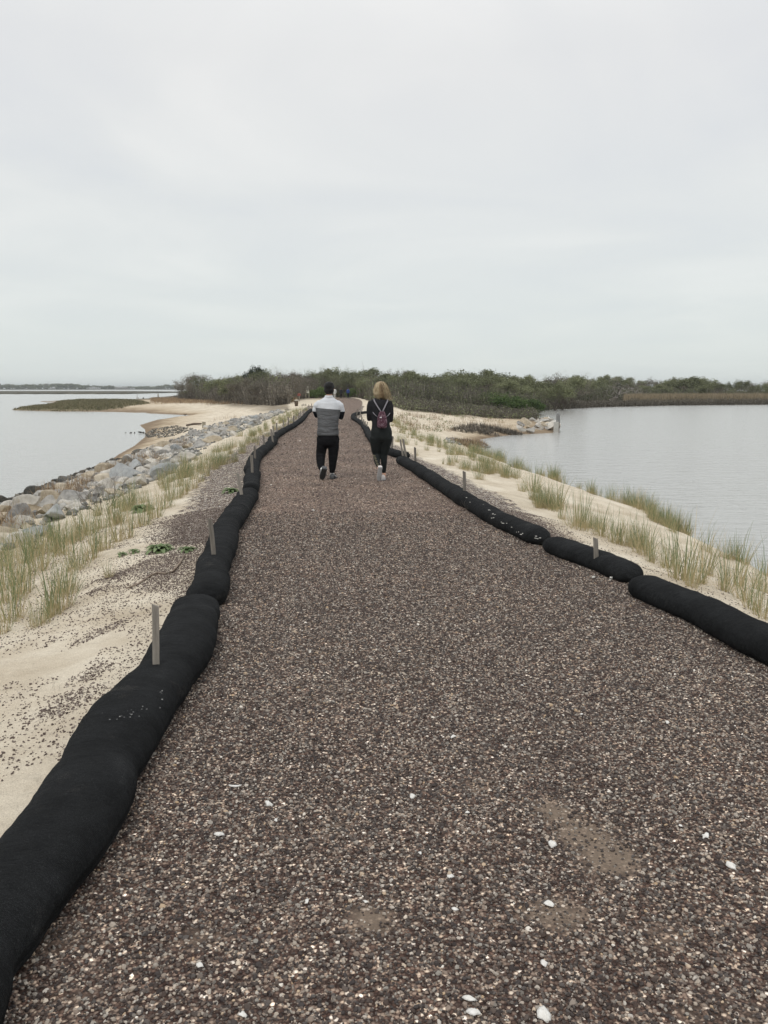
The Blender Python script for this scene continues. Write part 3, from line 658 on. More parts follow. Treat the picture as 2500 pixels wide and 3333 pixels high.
# ------------------------------------------------------------------ blades: beach grass, straw, brush
def blades(cent, n, R_, Lr, lean, wd, tintf, seed, seg=4, droop=.5, zfun=None, curl=0.0):
    """thin tapering blades. cent: (k,3) centres; n blades each"""
    r = np.random.default_rng(seed); cent = np.asarray(cent, float); k = len(cent)
    C = np.repeat(cent, n, 0); m = len(C); a = r.uniform(0, 2 * np.pi, m); rr = R_ * np.sqrt(r.random(m))
    if np.ndim(R_): rr = np.repeat(R_, n) * np.sqrt(r.random(m))
    B = C + np.stack([np.cos(a) * rr, np.sin(a) * rr, np.zeros(m)], 1)
    Ln = r.uniform(Lr[0], Lr[1], m); 
    th = np.abs(r.normal(0, lean, m)); ph = a + r.normal(0, .7, m)
    D = np.stack([np.cos(ph), np.sin(ph), np.zeros(m)], 1); wa = ph + np.pi / 2 + r.normal(0, .5, m)
    Wv = np.stack([np.cos(wa), np.sin(wa), np.zeros(m)], 1) * wd
    V = np.zeros((m, seg + 1, 2, 3)); t0, tt = tintf(r, m)
    T = np.zeros((m, seg + 1, 2))
    pos = B.copy(); pos[:, 2] -= .02
    for s in range(seg + 1):
        f = s / seg; wdt = (1 - f ** 1.6) * .9 + .1
        V[:, s, 0] = pos - Wv * wdt[..., None] if np.ndim(wdt) else pos - Wv * wdt; V[:, s, 1] = pos + Wv * wdt
        T[:, s, :] = (t0 + (tt - t0) * min(1, f * 2.2))[:, None]
        ang = th + droop * f * f * (0.5 + th)
        pos = pos + (D * np.sin(ang)[:, None] + np.array([0, 0, 1]) * np.cos(ang)[:, None]) * (Ln / seg)[:, None]
    idx = np.arange(m * (seg + 1) * 2).reshape(m, seg + 1, 2)
    Q = np.stack([idx[:, :-1, 0], idx[:, :-1, 1], idx[:, 1:, 1], idx[:, 1:, 0]], -1).reshape(-1, 4)
    return V.reshape(-1, 3), Q, T.reshape(-1)
def join(parts):
    V, Q, T = [], [], []; b = 0
    for v, q, t in parts: V.append(v); Q.append(q + b); T.append(t); b += len(v)
    return np.concatenate(V), np.concatenate(Q), np.concatenate(T)
def blade_material(name, stops, rough=.7, trans=.25):
    m, nt, b = mat(name); at = N(nt, 'ShaderNodeAttribute', attribute_name='tint'); r = ramp(nt, stops, at.outputs['Fac']); L(nt, r.outputs[0], b.inputs['Base Color'])
    b.inputs['Roughness'].default_value = rough
    if trans:
        tr = N(nt, 'ShaderNodeBsdfTranslucent'); L(nt, r.outputs[0], tr.inputs[0]); ms = N(nt, 'ShaderNodeMixShader', i_0=trans)
        L(nt, b.outputs[0], ms.inputs[1]); L(nt, tr.outputs[0], ms.inputs[2]); L(nt, ms.outputs[0], nt.nodes['Material Output'].inputs[0])
    return m
M_grass = blade_material('beach_grass', [(0, (.52, .42, .26)), (.35, (.42, .36, .20)), (.6, (.20, .235, .11)), (1, (.11, .165, .075))])
M_straw = blade_material('dead_straw', [(0, (.12, .08, .05)), (.4, (.26, .18, .115)), (.8, (.40, .30, .19)), (1, (.52, .42, .28))])
def tg(r, m): g = np.where(r.random(m) < .60, r.uniform(.5, 1, m), r.uniform(0, .35, m)); return g * .35, g
def ts(r, m): g = r.random(m); return g, g
tufts = []
for s in range(7):
    n_ = [46, 62, 34, 54, 40, 74, 30][s]; sp_ = [.10, .13, .07, .12, .09, .16, .06][s]
    a = blades([(0, 0, 0)], n_, sp_, (.22, .66), .30, .0034, tg, 100 + s, droop=.9)
    b = blades([(0, 0, 0)], int(n_ * .8), sp_ * 1.3, (.12, .40), .95, .003, lambda r, m: (r.uniform(0, .3, m), r.uniform(0, .35, m)), 200 + s, droop=1.4)
    V_, Q_, T_ = join([a, b]); tufts.append((V_, Q_, T_))
tuft_me = [npmesh('grass_tuft', *t) for t in tufts]
for m in tuft_me: m.materials.append(M_grass)
def grass_things(lst, side, scale=1.0):
    lst = sorted(lst, key=lambda q: -q[1])
    for k_, (px, py, sc) in enumerate(lst):
        x, y, z = hit(px, py); s = rng.integers(0, 7)
        o = link('grass_tuft', tuft_me[s]); o.location = (x, y, z); o.rotation_euler.z = rng.uniform(0, 6.28); o.scale = (sc * scale,) * 3
        l_ = f'beach grass tuft on the {side} bank, ' + (('nearest' if k_ == 0 else ordn[k_] + ' nearest') + ' the camera on that side' if k_ < len(ordn) else ordn[len(lst) - 1 - k_].replace('nearest', 'very last') + ' from the far end of its row')
        tag(o, l_, 'beach grass', f'beach grass tufts on the {side} bank' + (' farther part' if k_ >= len(ordn) else ''))
GL = [(70, 1935, .9), (255, 1850, .9), (335, 1790, .85), (455, 1715, .9), (540, 1655, .9), (600, 1610, .9), (635, 1590, .8), (675, 1550, .9), (715, 1515, .9), (20, 1915, .9), (41, 2019, 1.0), (20, 1960, .9), (169, 2008, 1.0), (200, 1983, 1.0), (205, 1930, .8), (302, 1819, 1.0), (384, 1763, 1.05), (225, 1937, .6), (60, 1900, 1.0), (128, 1860, 1.15), (205, 1804, 1.1), (160, 1800, 1.0), (90, 1830, 1.0),
      (507, 1686, .9), (568, 1625, .95), (655, 1569, .9), (701, 1528, .9), (384, 1705, 1.1), (430, 1660, 1.0), (290, 1740, 1.1), (420, 1752, .9), (15, 1860, 1.0), (610, 1600, .8), (130, 2035, .5), (355, 1880, .4), (10, 2060, .6)]
GR = [(2450, 1985, .8), (2492, 1930, 1.25), (2390, 1905, 1.2), (2360, 1925, 1.0), (2230, 1890, 1.3), (2280, 1900, .9), (2300, 1870, 1.1), (2180, 1850, .9), (2120, 1830, .8), (2090, 1805, 1.1), (2010, 1770, .9), (1960, 1745, .9), (1880, 1720, 1.15), (1830, 1690, .8),
      (1815, 1655, 1.1), (1735, 1600, 1.1), (1700, 1600, .6), (2420, 1955, .9), (1610, 1540, .9), (1570, 1520, .9), (1540, 1500, .8), (1500, 1480, .8), (2480, 2010, .7), (2250, 1910, .6), (2050, 1780, .8), (1560, 1560, .7)]
grass_things(GL, 'left'); grass_things(GR, 'right')
# the rest of the grass: uncountable bands
def band(pxs, halfw, n, seed, ymin=0):
    r = np.random.default_rng(seed); W = [hit(*p)[:2] for p in pxs]; W = np.array(W); seg = np.hypot(*np.diff(W, axis=0).T); cum = np.r_[0, np.cumsum(seg)]
    u = r.random(n) * cum[-1]; x = np.interp(u, cum, W[:, 0]); y = np.interp(u, cum, W[:, 1])
    off = r.normal(0, 1, n) * halfw * .55; x = x + off; y = y + r.normal(0, .3, n); k = y > ymin; x, y = x[k], y[k]
    e, ic = sdist(x, y, CORR); d, il = sdist(x, y, LAND); k = (~ic) & (e > .45) & il & (d > .35) & (fbm(x * 1.1 + 7, y * .8) > .455); return x[k], y[k]
def grass_mass(name, x, y, seed, sc=(.5, 1.05), label=None):
    r = np.random.default_rng(seed); parts = []; z = height(x, y)
    for a, b, c in zip(x, y, z):
        V_, Q_, T_ = tufts[r.integers(0, 7)]; s = r.uniform(*sc); th = r.uniform(0, 6.28); ct, st = math.cos(th), math.sin(th)
        v = V_ * s; v = np.stack([v[:, 0] * ct - v[:, 1] * st + a, v[:, 0] * st + v[:, 1] * ct + b, v[:, 2] + c], 1); parts.append((v, Q_, T_))
    me = npmesh(name, *join(parts)); o = link(name, me, M_grass); tag(o, label, 'grass', kind='stuff')
xa, ya = band([(-120, 1950), (40, 1850), (150, 1790), (280, 1730), (400, 1680), (520, 1620), (610, 1575), (700, 1510)], .8, 130, 1)
xb, yb = band([(620, 1560), (700, 1500), (790, 1450), (850, 1410), (900, 1385), (940, 1360), (985, 1332)], .9, 330, 2)
grass_mass('dune_grass', np.r_[xa, xb], np.r_[ya, yb], 3, (.42, .85), label='dune grass growing in a band between the rocks and the left gravel')
xa, ya = band([(2600, 2000), (2450, 1965), (2300, 1890), (2150, 1830), (2000, 1750), (1880, 1700), (1780, 1650), (1660, 1585), (1560, 1530)], .35, 80, 4)
xb, yb = band([(1600, 1550), (1530, 1510), (1460, 1470), (1400, 1440), (1340, 1410), (1300, 1390), (1275, 1365)], 1.0, 300, 5)
grass_mass('dune_grass', np.r_[xa, xb], np.r_[ya, yb], 6, (.35, .85), label='dune grass along the crest of the right sand bank')

r = np.random.default_rng(61); W = np.array([P(*p, WZ) for p in [(2560, 1960), (2493, 1910), (2342, 1834), (2230, 1766), (2079, 1699), (1966, 1653), (1853, 1612), (1770, 1595), (1702, 1563), (1612, 1525)]])
cum = np.r_[0, np.cumsum(np.hypot(*np.diff(W, axis=0).T))]; u = r.random(230) * cum[-1]; xa = np.interp(u, cum, W[:, 0]) - r.uniform(.25, 1.2, 230); ya = np.interp(u, cum, W[:, 1]) + r.normal(0, .2, 230)
k = (fbm(xa * .9 + 2, ya * .9) > .44) & sdist(xa, ya, LAND)[1]; grass_mass('dune_grass', xa[k], ya[k], 62, (.5, 1.0), label='dune grass at the very edge of the water on the right')
# ------------------------------------------------------------------ riprap
RW = [(-160, 1880), (0, 1800), (110, 1770), (200, 1700), (300, 1655), (420, 1605), (540, 1552), (600, 1508), (660, 1468), (720, 1432), (800, 1397), (870, 1366), (930, 1341)]
RL = [(-160, 1700), (0, 1645), (102, 1612), (205, 1568), (307, 1531), (380, 1500), (440, 1475), (500, 1455), (570, 1432), (640, 1405), (700, 1380), (780, 1362), (905, 1338)]
rw = np.array([hit(*p)[:2] for p in RW]); rl = np.array([hit(*p)[:2] for p in RL])
rock_protos = [rock_mesh('rock', 300 + s, 3, 8, .035, sq, .28, .62) for s, sq in enumerate([(1, .75, .5), (1, .85, .6), (1, .6, .45), (.9, .9, .55), (1, .7, .65), (1.1, .7, .4), (.95, .8, .5), (1, .65, .55)])]
def rockmat(name, stops): return noisecol(name, stops, 3, 8, .88, .9, 16, objrand=.35)
RM = {'grey': rockmat('grey_boulder', [(.2, (.16, .155, .145)), (.42, (.29, .28, .262)), (.6, (.40, .385, .355)), (.8, (.48, .46, .42))]),
      'tan': rockmat('tan_boulder', [(.2, (.28, .235, .17)), (.5, (.44, .38, .29)), (.8, (.58, .52, .42))]),
      'blue grey': rockmat('blue_grey_boulder', [(.2, (.18, .19, .19)), (.5, (.29, .30, .30)), (.8, (.41, .42, .41))]),
      'pale': rockmat('pale_boulder', [(.2, (.33, .31, .27)), (.5, (.52, .49, .44)), (.8, (.66, .63, .57))]),
      'wet dark': M_wetrock}
rockv = {k: [m.copy() for m in rock_protos] for k in RM}
for k, ms in rockv.items():
    for m in ms: m.materials.clear(); m.materials.append(RM[k])
def put_rock(x, y, z, s, tone, label, group, seed):
    r = random.Random(seed); o = link('rock', rockv[tone][r.randrange(8)], smooth=False); o.location = (x, y, z + s * .12); o.scale = (s, s * r.uniform(.85, 1.1), s * r.uniform(.8, 1.15))
    o.rotation_euler = (r.uniform(-.35, .35), r.uniform(-.35, .35), r.uniform(0, 6.28)); tag(o, label, 'rock', group); return o
hero = [(154, 1668, 120, 'tan', 'largest tan boulder at the left picture edge'), (60, 1688, 85, 'grey', 'grey boulder left of the big tan one, at the picture edge'), (28, 1655, 60, 'pale', 'pale boulder by the water at the left picture edge'),
        (92, 1722, 62, 'tan', 'small yellow tan rock below the grey boulder at the picture edge'), (118, 1748, 115, 'blue grey', 'flat blue grey slab half hidden by grass at the lower left'), (250, 1656, 75, 'pale', 'near white rock right of the big tan boulder'),
        (240, 1632, 105, 'grey', 'long grey boulder behind the near white rock'), (345, 1608, 85, 'grey', 'rounded grey boulder beside the dark twiggy shrub'), (335, 1572, 75, 'tan', 'tan block in the middle of the left rock pile'),
        (372, 1558, 115, 'pale', 'long pale slab in the middle of the left rock pile'), (285, 1560, 90, 'tan', 'tan wedge of rock near the waterline'), (140, 1622, 70, 'grey', 'grey rock close to the water on the near left'),
        (430, 1552, 130, 'blue grey', 'broad blue grey boulder behind the green grass'), (335, 1524, 75, 'grey', 'grey slab beside the dark wet stones'), (545, 1476, 70, 'pale', 'pale grey boulder at the edge of the green grass band'),
        (572, 1472, 60, 'blue grey', 'blue grey boulder just behind the pale one at the grass edge'), (475, 1480, 22, 'pale', 'small white rock at the head of the little sand beach'), (515, 1463, 18, 'wet dark', 'dark brown block on the little sand beach')]
hw = []
for k_, (px, py, wp, tone, lb_) in enumerate(hero):
    x, y, z = hit(px, py); s = wp * y / F / 2 * 1.25; put_rock(x, y, z - s * .05, s, tone, lb_, None, 700 + k_); hw.append((x, y, s))
pl_ = []; tries = 0; rr_ = random.Random(4)
cumL = np.linspace(0, 1, len(RW))
while len(pl_) < 262 and tries < 60000:
    tries += 1; u = rr_.random() ** .9; v = rr_.random()
    a = np.array([np.interp(u, cumL, rl[:, 0]), np.interp(u, cumL, rl[:, 1])]); b = np.array([np.interp(u, cumL, rw[:, 0]), np.interp(u, cumL, rw[:, 1])])
    q = a + (b - a) * v
    s = rr_.uniform(.20, .50) * (1.0 if q[1] < 35 else .9)
    if q[1] < 10: continue
    if any((q[0] - h[0]) ** 2 + (q[1] - h[1]) ** 2 < ((s + h[2]) * .55) ** 2 for h in hw + pl_): continue
    pl_.append((q[0], q[1], s, v, u))
rx_, ry_ = np.array([p[0] for p in pl_]), np.array([p[1] for p in pl_]); rz_ = np.maximum(height(rx_, ry_), WZ - .1)
for k_, ((x, y, s, v, u), z) in enumerate(zip(pl_, rz_)):
    tone = 'wet dark' if (v < .14 and u < .55) else rr_.choices(['grey', 'tan', 'blue grey', 'pale'], [4.2, 3 if u < .5 else 1, .8, 3.2])[0]
    st_ = min(5, int(np.searchsorted([15, 19, 24, 33, 48], y))); side_ = ['water side', 'middle', 'grass side'][min(2, int(v * 3))]; sz_ = 'small' if s < .29 else ('middling' if s < .39 else 'large')
    wh_ = ['at picture edge', 'by the twiggy shrub', 'among reed heaps', 'by the sand beach', 'before the timber block', 'beyond the timber block'][st_]
    lb_ = f'{sz_} {tone} rock, {side_} of the left bank, {wh_}'
    put_rock(x, y, z, s, tone, lb_, lb_.replace(' rock,', ' rocks,'), 900 + k_)
def rubble(name, polypx, n, smin, smax, tones, seed, label):
    """small broken stone nobody could count"""
    r = np.random.default_rng(seed); W = np.array([hit(*p)[:2] for p in polypx]); lo, hi = W.min(0), W.max(0)
    x = r.uniform(lo[0], hi[0], n); y = r.uniform(lo[1], hi[1], n); _, ic = sdist(x, y, W); x, y = x[ic], y[ic]; z = np.maximum(height(x, y), WZ)
    low = [rock_mesh('stone', 500 + s, 1, 6, .08, (1, .8, .6)) for s in range(4)]
    scatter(name, np.stack([x, y, z + .02], 1), r.uniform(smin, smax, len(x)), low, stone_material(name + '_stone', tones, .9), label=label, cat='rubble')
grey_t = [(0, (.10, .10, .095)), (.5, (.25, .245, .23)), (1, (.5, .48, .44))]; grey_t2 = [(0, (.04, .04, .035)), (.6, (.14, .13, .11)), (1, (.42, .39, .34))]; dark_t = [(0, (.02, .02, .018)), (.6, (.07, .065, .055)), (1, (.22, .20, .17))]
rubble('rubble', RL + RW[::-1], 9000, .04, .15, grey_t, 21, 'small broken stone filling the gaps of the left rock bank')
rubble('cobbles', [(476, 1425), (470, 1412), (500, 1398), (560, 1388), (600, 1392), (640, 1395), (600, 1408), (560, 1420), (520, 1428)], 1700, .03, .10, grey_t2, 22, 'dark weedy cobbles where the little beach meets the water')
rubble('cobbles', [(0, 1650), (100, 1616), (205, 1570), (307, 1533), (380, 1500), (372, 1492), (300, 1524), (200, 1560), (90, 1604), (0, 1638)], 2600, .05, .16, dark_t, 23, 'dark wet cobbles at the foot of the left rock bank')
rubble('cobbles', [(1548, 1470), (1600, 1454), (1570, 1445), (1490, 1448), (1455, 1440), (1450, 1425), (1520, 1432), (1560, 1440)], 1500, .03, .10, grey_t, 24, 'pale cobbles at the inner corner of the right pond')
for k_, (px, wp) in enumerate([(409, 9), (425, 14), (438, 11), (457, 18), (468, 12)]):
    x, y, z = hit(px, 1410); put_rock(x, y, WZ + .02, wp * y / F / 2, 'wet dark', f'dark wet stone standing in the water off the little beach, {["farthest out", "second from the outer end", "middle one", "second from the shore", "closest to shore"][k_]}', 'dark stones in the water', 1300 + k_)
kk = 0; rr_ = random.Random(8); pr = []
Wp = np.array([hit(*p)[:2] for p in [(1668, 1412), (1680, 1398), (1730, 1382), (1765, 1366), (1800, 1384), (1812, 1404), (1760, 1411), (1710, 1413)]]); lo, hi = Wp.min(0), Wp.max(0)
while len(pr) < 34 and kk < 9000:
    kk += 1; q = (rr_.uniform(lo[0] - .3, hi[0]), rr_.uniform(lo[1], hi[1])); s = rr_.uniform(.28, .68)
    if not sdist(np.array([q[0]]), np.array([q[1]]), Wp)[1][0]: continue
    if any((q[0] - h[0]) ** 2 + (q[1] - h[1]) ** 2 < ((s + h[2]) * .48) ** 2 for h in pr): continue
    pr.append((q[0], q[1], s)); tone = rr_.choice(['pale', 'grey', 'tan', 'pale', 'grey'])
    put_rock(q[0], q[1], max(H1(*q), WZ) + .1 + .25 * rr_.random(), s, tone, ('large ' if s > .47 else 'small ') + f'{tone} broken rock ' + ('against' if q[0] > Wp[:, 0].max() - 1.3 else ('mid pile by' if q[0] > Wp[:, 0].max() - 2.4 else 'farthest left of')) + ' the concrete outfall', f'{tone} broken rocks beside the outfall {s > .47} {int((Wp[:, 0].max() - q[0]) / 1.2)}', 1400 + kk)

# straw wrack, dead brush
def mass(name, spots, n, Rr, Lr, lean, wd, material, seed, label, cat, tintf=ts, seg=3, droop=.6, zoff=0.0):
    parts = []
    for k_, (px, py, rad) in enumerate(spots):
        x, y, z = hit(px, py); r = np.random.default_rng(seed + k_); m_ = n
        a = r.uniform(0, 6.28, m_); q = rad * np.sqrt(r.random(m_)); cx_ = x + np.cos(a) * q; cy_ = y + np.sin(a) * q * .8
        c = np.stack([cx_, cy_, np.maximum(height(cx_, cy_), WZ) + zoff * (1 - (q / rad) ** 2)], 1)
        parts.append(blades(c, 3, .05, Lr, lean, wd, tintf, seed + 77 + k_, seg, droop))
    me = npmesh(name, *join(parts)); tag(link(name, me, material), label, cat, kind='stuff')
C2 = lambda u, v: (u * .512, 1200 + v * .512)
mass('reed_wrack', [(*C2(400, 830), .5), (*C2(540, 745), .55), (*C2(480, 790), .4), (*C2(700, 670), .45), (*C2(850, 600), .8), (*C2(950, 610), .7), (*C2(60, 985), .5), (*C2(20, 1040), .5), (*C2(1150, 480), 1.4), (*C2(1080, 520), .8), (*C2(1440, 325), 1.6), (*C2(760, 690), .4), (*C2(300, 800), .3)],
     85, 1, (.12, .4), 1.45, .005, M_straw, 31, 'brown dead reed stalks washed in among the left rocks', 'dead reeds', zoff=.18)
M_brush = blade_material('dark_brush', [(0, (.055, .05, .042)), (.5, (.12, .105, .088)), (.85, (.21, .185, .155)), (1, (.36, .33, .28))])
C3 = lambda u, v: (1200 + u * .422, 1150 + v * .422)
mass('dead_brush', [(*C3(u, v), .8) for u, v in [(720, 605), (780, 590), (850, 575), (850, 615), (920, 590), (930, 625), (990, 600), (1060, 615), (1100, 625)]], 160, 1, (.12, .40), 1.05, .012, M_brush, 51, 'tangled dark dead brush on the eroded right bank', 'dead brush', zoff=.18)
mass('dead_brush', [(*C3(u, v), .5) for u, v in [(770, 690), (830, 710), (860, 700), (740, 710), (800, 740), (700, 690)]], 90, 1, (.1, .3), 1.0, .01, M_straw, 81, 'tan dead reeds at the inner corner of the right pond', 'dead reeds', zoff=.1)

# ------------------------------------------------------------------ small plants
M_leafg = blade_material('rosette_leaf', [(0, (.09, .13, .055)), (.5, (.15, .21, .09)), (1, (.26, .32, .17))], .6, .2)
def rosette(px, py, rad, n, label, rise=.55):
    x, y, z = hit(px, py); r = random.Random(px); mb = MB()
    for i in range(n):
        a = i * 2.4 + r.uniform(-.2, .2); f = i / n; el = .15 + f * 1.1 * rise * 1.6; ln = rad * (1 - .45 * f) * r.uniform(.85, 1.1); wd = ln * .16
        d = Vector((math.cos(a), math.sin(a), 0)); sd_ = Vector((-d.y, d.x, 0)); pts = []
        for k in range(6):
            t = k / 5; e2 = el - .5 * t * t; p = d * (ln * t * math.cos(e2)) + Vector((0, 0, ln * t * math.sin(e2) + .01)); w_ = wd * (math.sin(math.pi * (t * .85 + .1)) ** .8) + .001
            pts += [p - sd_ * w_ + Vector((0, 0, w_ * .4)), p, p + sd_ * w_ + Vector((0, 0, w_ * .4))]
        fs = []
        for k in range(5):
            b = k * 3; fs += [(b, b + 1, b + 4, b + 3), (b + 1, b + 2, b + 5, b + 4)]
        mb.add(pts, fs, r.uniform(.2, .9))
    o = mb.build('rosette_plant', M_leafg); o.location = (x, y, z); tag(o, label, 'plant')
rosette(520, 1795, .20, 34, 'large pale green leaf rosette on the spilled gravel left of the path')
rosette(610, 1795, .13, 22, 'smaller green leaf rosette between the large one and the second stake')
rosette(435, 1800, .10, 16, 'low green weed just left of the large leaf rosette')
rosette(398, 1808, .09, 14, 'dark green weed farthest left of the row of leaf rosettes')
rosette(750, 1603, .20, 26, 'flat green rosette next to the black tube, beside the third stake')
rosette(464, 1664, .28, 30, 'bright green low plant at the foot of the beach grass')
rosette(385, 2722, .035, 12, 'small green seedling at the edge of the near left tube', .9)
M_twig = blade_material('grey_twigs', [(0, (.07, .06, .055)), (.6, (.14, .12, .105)), (1, (.24, .21, .18))], .9, 0)
def branch_mesh(seed, H, trunks, depth, spread, r0, lean=.35, twig=.5, jitter=.35, nside=4, split=(2, 3), upbias=.25, wig=.18):
    r = random.Random(seed); mb = MB(); tips = []
    def grow(p, d, ln, rad, lev):
        n_ = 3; pts = [p]; rads = [rad]; q = p.copy(); dd = d.copy()
        for k in range(n_):
            dd = (dd + Vector((r.gauss(0, wig), r.gauss(0, wig), r.gauss(0, wig * .6) + upbias * .15))).normalized(); q = q + dd * (ln / n_); pts.append(q.copy()); rads.append(rad * (1 - .45 * (k + 1) / n_))
        mb.tube(pts, rads, nside if lev < 2 else 3, t=min(1, .3 + .15 * lev + r.uniform(-.1, .1)), cap=False)
        tips.append((q, lev))
        if lev >= 2: tips.append((pts[2], lev))
        if lev >= depth: return
        for _ in range(r.randint(*split)):
            a = r.uniform(0, 6.28); s_ = spread * r.uniform(.6, 1.3); perp = dd.orthogonal().normalized(); perp.rotate(Matrix.Rotation(a, 3, dd))
            nd = (dd * math.cos(s_) + perp * math.sin(s_) + Vector((0, 0, upbias))).normalized()
            grow(pts[r.randint(2, 3)].copy(), nd, ln * r.uniform(.6, .85), rads[-1] * r.uniform(.7, .95), lev + 1)
    for t in range(trunks):
        a = 6.28 * t / trunks + r.uniform(-.5, .5); l_ = lean * r.uniform(.4, 1.4) if trunks > 1 else lean * .3
        grow(Vector((math.cos(a) * .08 * (trunks > 1), math.sin(a) * .08 * (trunks > 1), -.1)), Vector((math.cos(a) * math.sin(l_), math.sin(a) * math.sin(l_), math.cos(l_))), H * .36, r0, 0)
    return mb, tips
# dark leafless shrub on the bank, and thin dead stems
def shrub_thing(px, py, H, seed, label, m_=None, r0=.012, depth=4, trunks=9):
    x, y, z = hit(px, py); mb, _ = branch_mesh(seed, H, trunks, depth, .5, r0, lean=.7, split=(2, 3)); o = mb.build('bare_shrub', m_ or M_twig); o.location = (x, y, z); tag(o, label, 'shrub'); return o
shrub_thing(335, 1655, 1.0, 5, 'dark leafless twiggy shrub among the left rocks', r0=.010)
shrub_thing(540, 1785, .55, 6, 'thin dead weed stem behind the large leaf rosette', r0=.004, trunks=2, depth=3)
shrub_thing(735, 1520, .5, 7, 'dark upright weed stem on the left bank beside the first bend', r0=.006, trunks=2, depth=2)
shrub_thing(95, 2255, .35, 8, 'small dry branching stem on the bare sand at the lower left', r0=.003, trunks=2, depth=3)
shrub_thing(1567, 1680, .45, 9, 'dry reddish weed stem on the right sand bank', r0=.005, trunks=3, depth=3)

# ------------------------------------------------------------------ trees
M_bark = blade_material('bark', [(0, (.06, .05, .042)), (.5, (.12, .10, .085)), (1, (.21, .18, .155))], .95, 0)
M_palebark = blade_material('pale_dead_bark', [(0, (.16, .145, .13)), (.5, (.26, .235, .21)), (1, (.36, .33, .30))], .95, 0)
def leafmat(name, stops):
    m, nt, b = mat(name); at = N(nt, 'ShaderNodeAttribute', attribute_name='tint'); oi = N(nt, 'ShaderNodeObjectInfo')
    f = mth(nt, 'ADD', at.outputs['Fac'], mth(nt, 'MULTIPLY', mth(nt, 'SUBTRACT', oi.outputs['Random'], .5), .5)); r = ramp(nt, stops, f); L(nt, r.outputs[0], b.inputs['Base Color']); b.inputs['Roughness'].default_value = .75
    tr = N(nt, 'ShaderNodeBsdfTranslucent'); L(nt, r.outputs[0], tr.inputs[0]); ms = N(nt, 'ShaderNodeMixShader', i_0=.3)
    L(nt, b.outputs[0], ms.inputs[1]); L(nt, tr.outputs[0], ms.inputs[2]); L(nt, ms.outputs[0], nt.nodes['Material Output'].inputs[0]); return m
M_olive = leafmat('olive_leaves', [(0, (.09, .10, .055)), (.4, (.16, .17, .095)), (.7, (.225, .24, .13)), (1, (.30, .32, .18))])
M_green = leafmat('fresh_leaves', [(0, (.045, .075, .025)), (.5, (.10, .15, .05)), (1, (.19, .25, .085))])
M_brown = leafmat('brown_buds', [(0, (.095, .085, .065)), (.5, (.16, .145, .115)), (1, (.25, .22, .175))])
M_pine = leafmat('pine_needles', [(0, (.022, .032, .02)), (.5, (.045, .058, .034)), (1, (.07, .09, .05))])
def leaf_cloud(centres, per, rad, size, seed, flat=.75):
    r = np.random.default_rng(seed); C = np.repeat(np.asarray(centres, float), per, 0); m = len(C)
    ct = np.repeat(r.random(len(centres)), per); o = r.normal(0, 1, (m, 3)) * rad * np.array([1, 1, flat]); C = C + o
    u = r.normal(0, 1, (m, 3)); u /= np.linalg.norm(u, axis=1)[:, None]; v = np.cross(u, r.normal(0, 1, (m, 3))); v /= np.linalg.norm(v, axis=1)[:, None]
    s = size * r.uniform(.5, 1.3, m)[:, None]
    V = np.stack([C - u * s, C - v * s * .55, C + u * s, C + v * s * .55], 1).reshape(-1, 3); Q = np.arange(m * 4).reshape(m, 4)
    return V, Q, np.repeat(np.clip(ct * .7 + r.random(m) * .3, 0, 1), 4)
def tree_kind(seed, H, trunks, depth, leafm, per, lrad, lsize, bark=M_bark, spread=.5, lean=.4, r0=.09, minlev=2, frac=1.0, split=(2, 3), wig=.18, crown='crown', upbias=.25):
    mb, tips = branch_mesh(seed, H, trunks, depth, spread, r0, lean, split=split, wig=wig, upbias=upbias)
    tm = mb.mesh('trunk'); tm.materials.append(bark); r = random.Random(seed)
    c = [tuple(p) for p, lv in tips if lv >= minlev and r.random() < frac and p.z > .15]
    top = max(v[2] for v in mb.v); cm = None
    if per:
        cm = npmesh('crown', *leaf_cloud(c, per, lrad, lsize, seed)); cm.materials.append(leafm)
    return tm, cm, top
K = {}
K['olive'] = [tree_kind(10 + s, 5.2, 4, 4, M_olive, [9, 12, 8, 10][s], .22, .10, spread=.55, lean=.5) for s in range(4)]
K['sparse'] = [tree_kind(20 + s, 5.5, 3, 4, M_olive, 3, .2, .08, spread=.5, lean=.4, split=(3, 3), r0=.12) for s in range(2)]
K['bare'] = [tree_kind(30 + s, 5.5, 3, 5, M_brown, 1, .1, .06, spread=.5, lean=.4, minlev=5, frac=.5, r0=.13) for s in range(2)]
K['brown'] = [tree_kind(40 + s, 5, 4, 4, M_brown, 7, .22, .08, spread=.55, lean=.5) for s in range(2)]
K['bush'] = [tree_kind(50 + s, 2.6, 7, 3, M_green, 14, .20, .085, spread=.6, lean=.9, minlev=1, r0=.03) for s in range(2)]
K['pine'] = [tree_kind(60, 6, 2, 4, M_pine, 22, .3, .11, spread=.75, lean=.35, upbias=.05)]
K['dead'] = [tree_kind(70, 6, 4, 4, M_brown, 0, .1, .05, bark=M_palebark, spread=.75, lean=.85, wig=.35, r0=.15, upbias=.1)]
K['lone'] = [tree_kind(75, 6, 2, 5, M_brown, 0, .1, .05, spread=.35, lean=.25, wig=.2, r0=.14)]
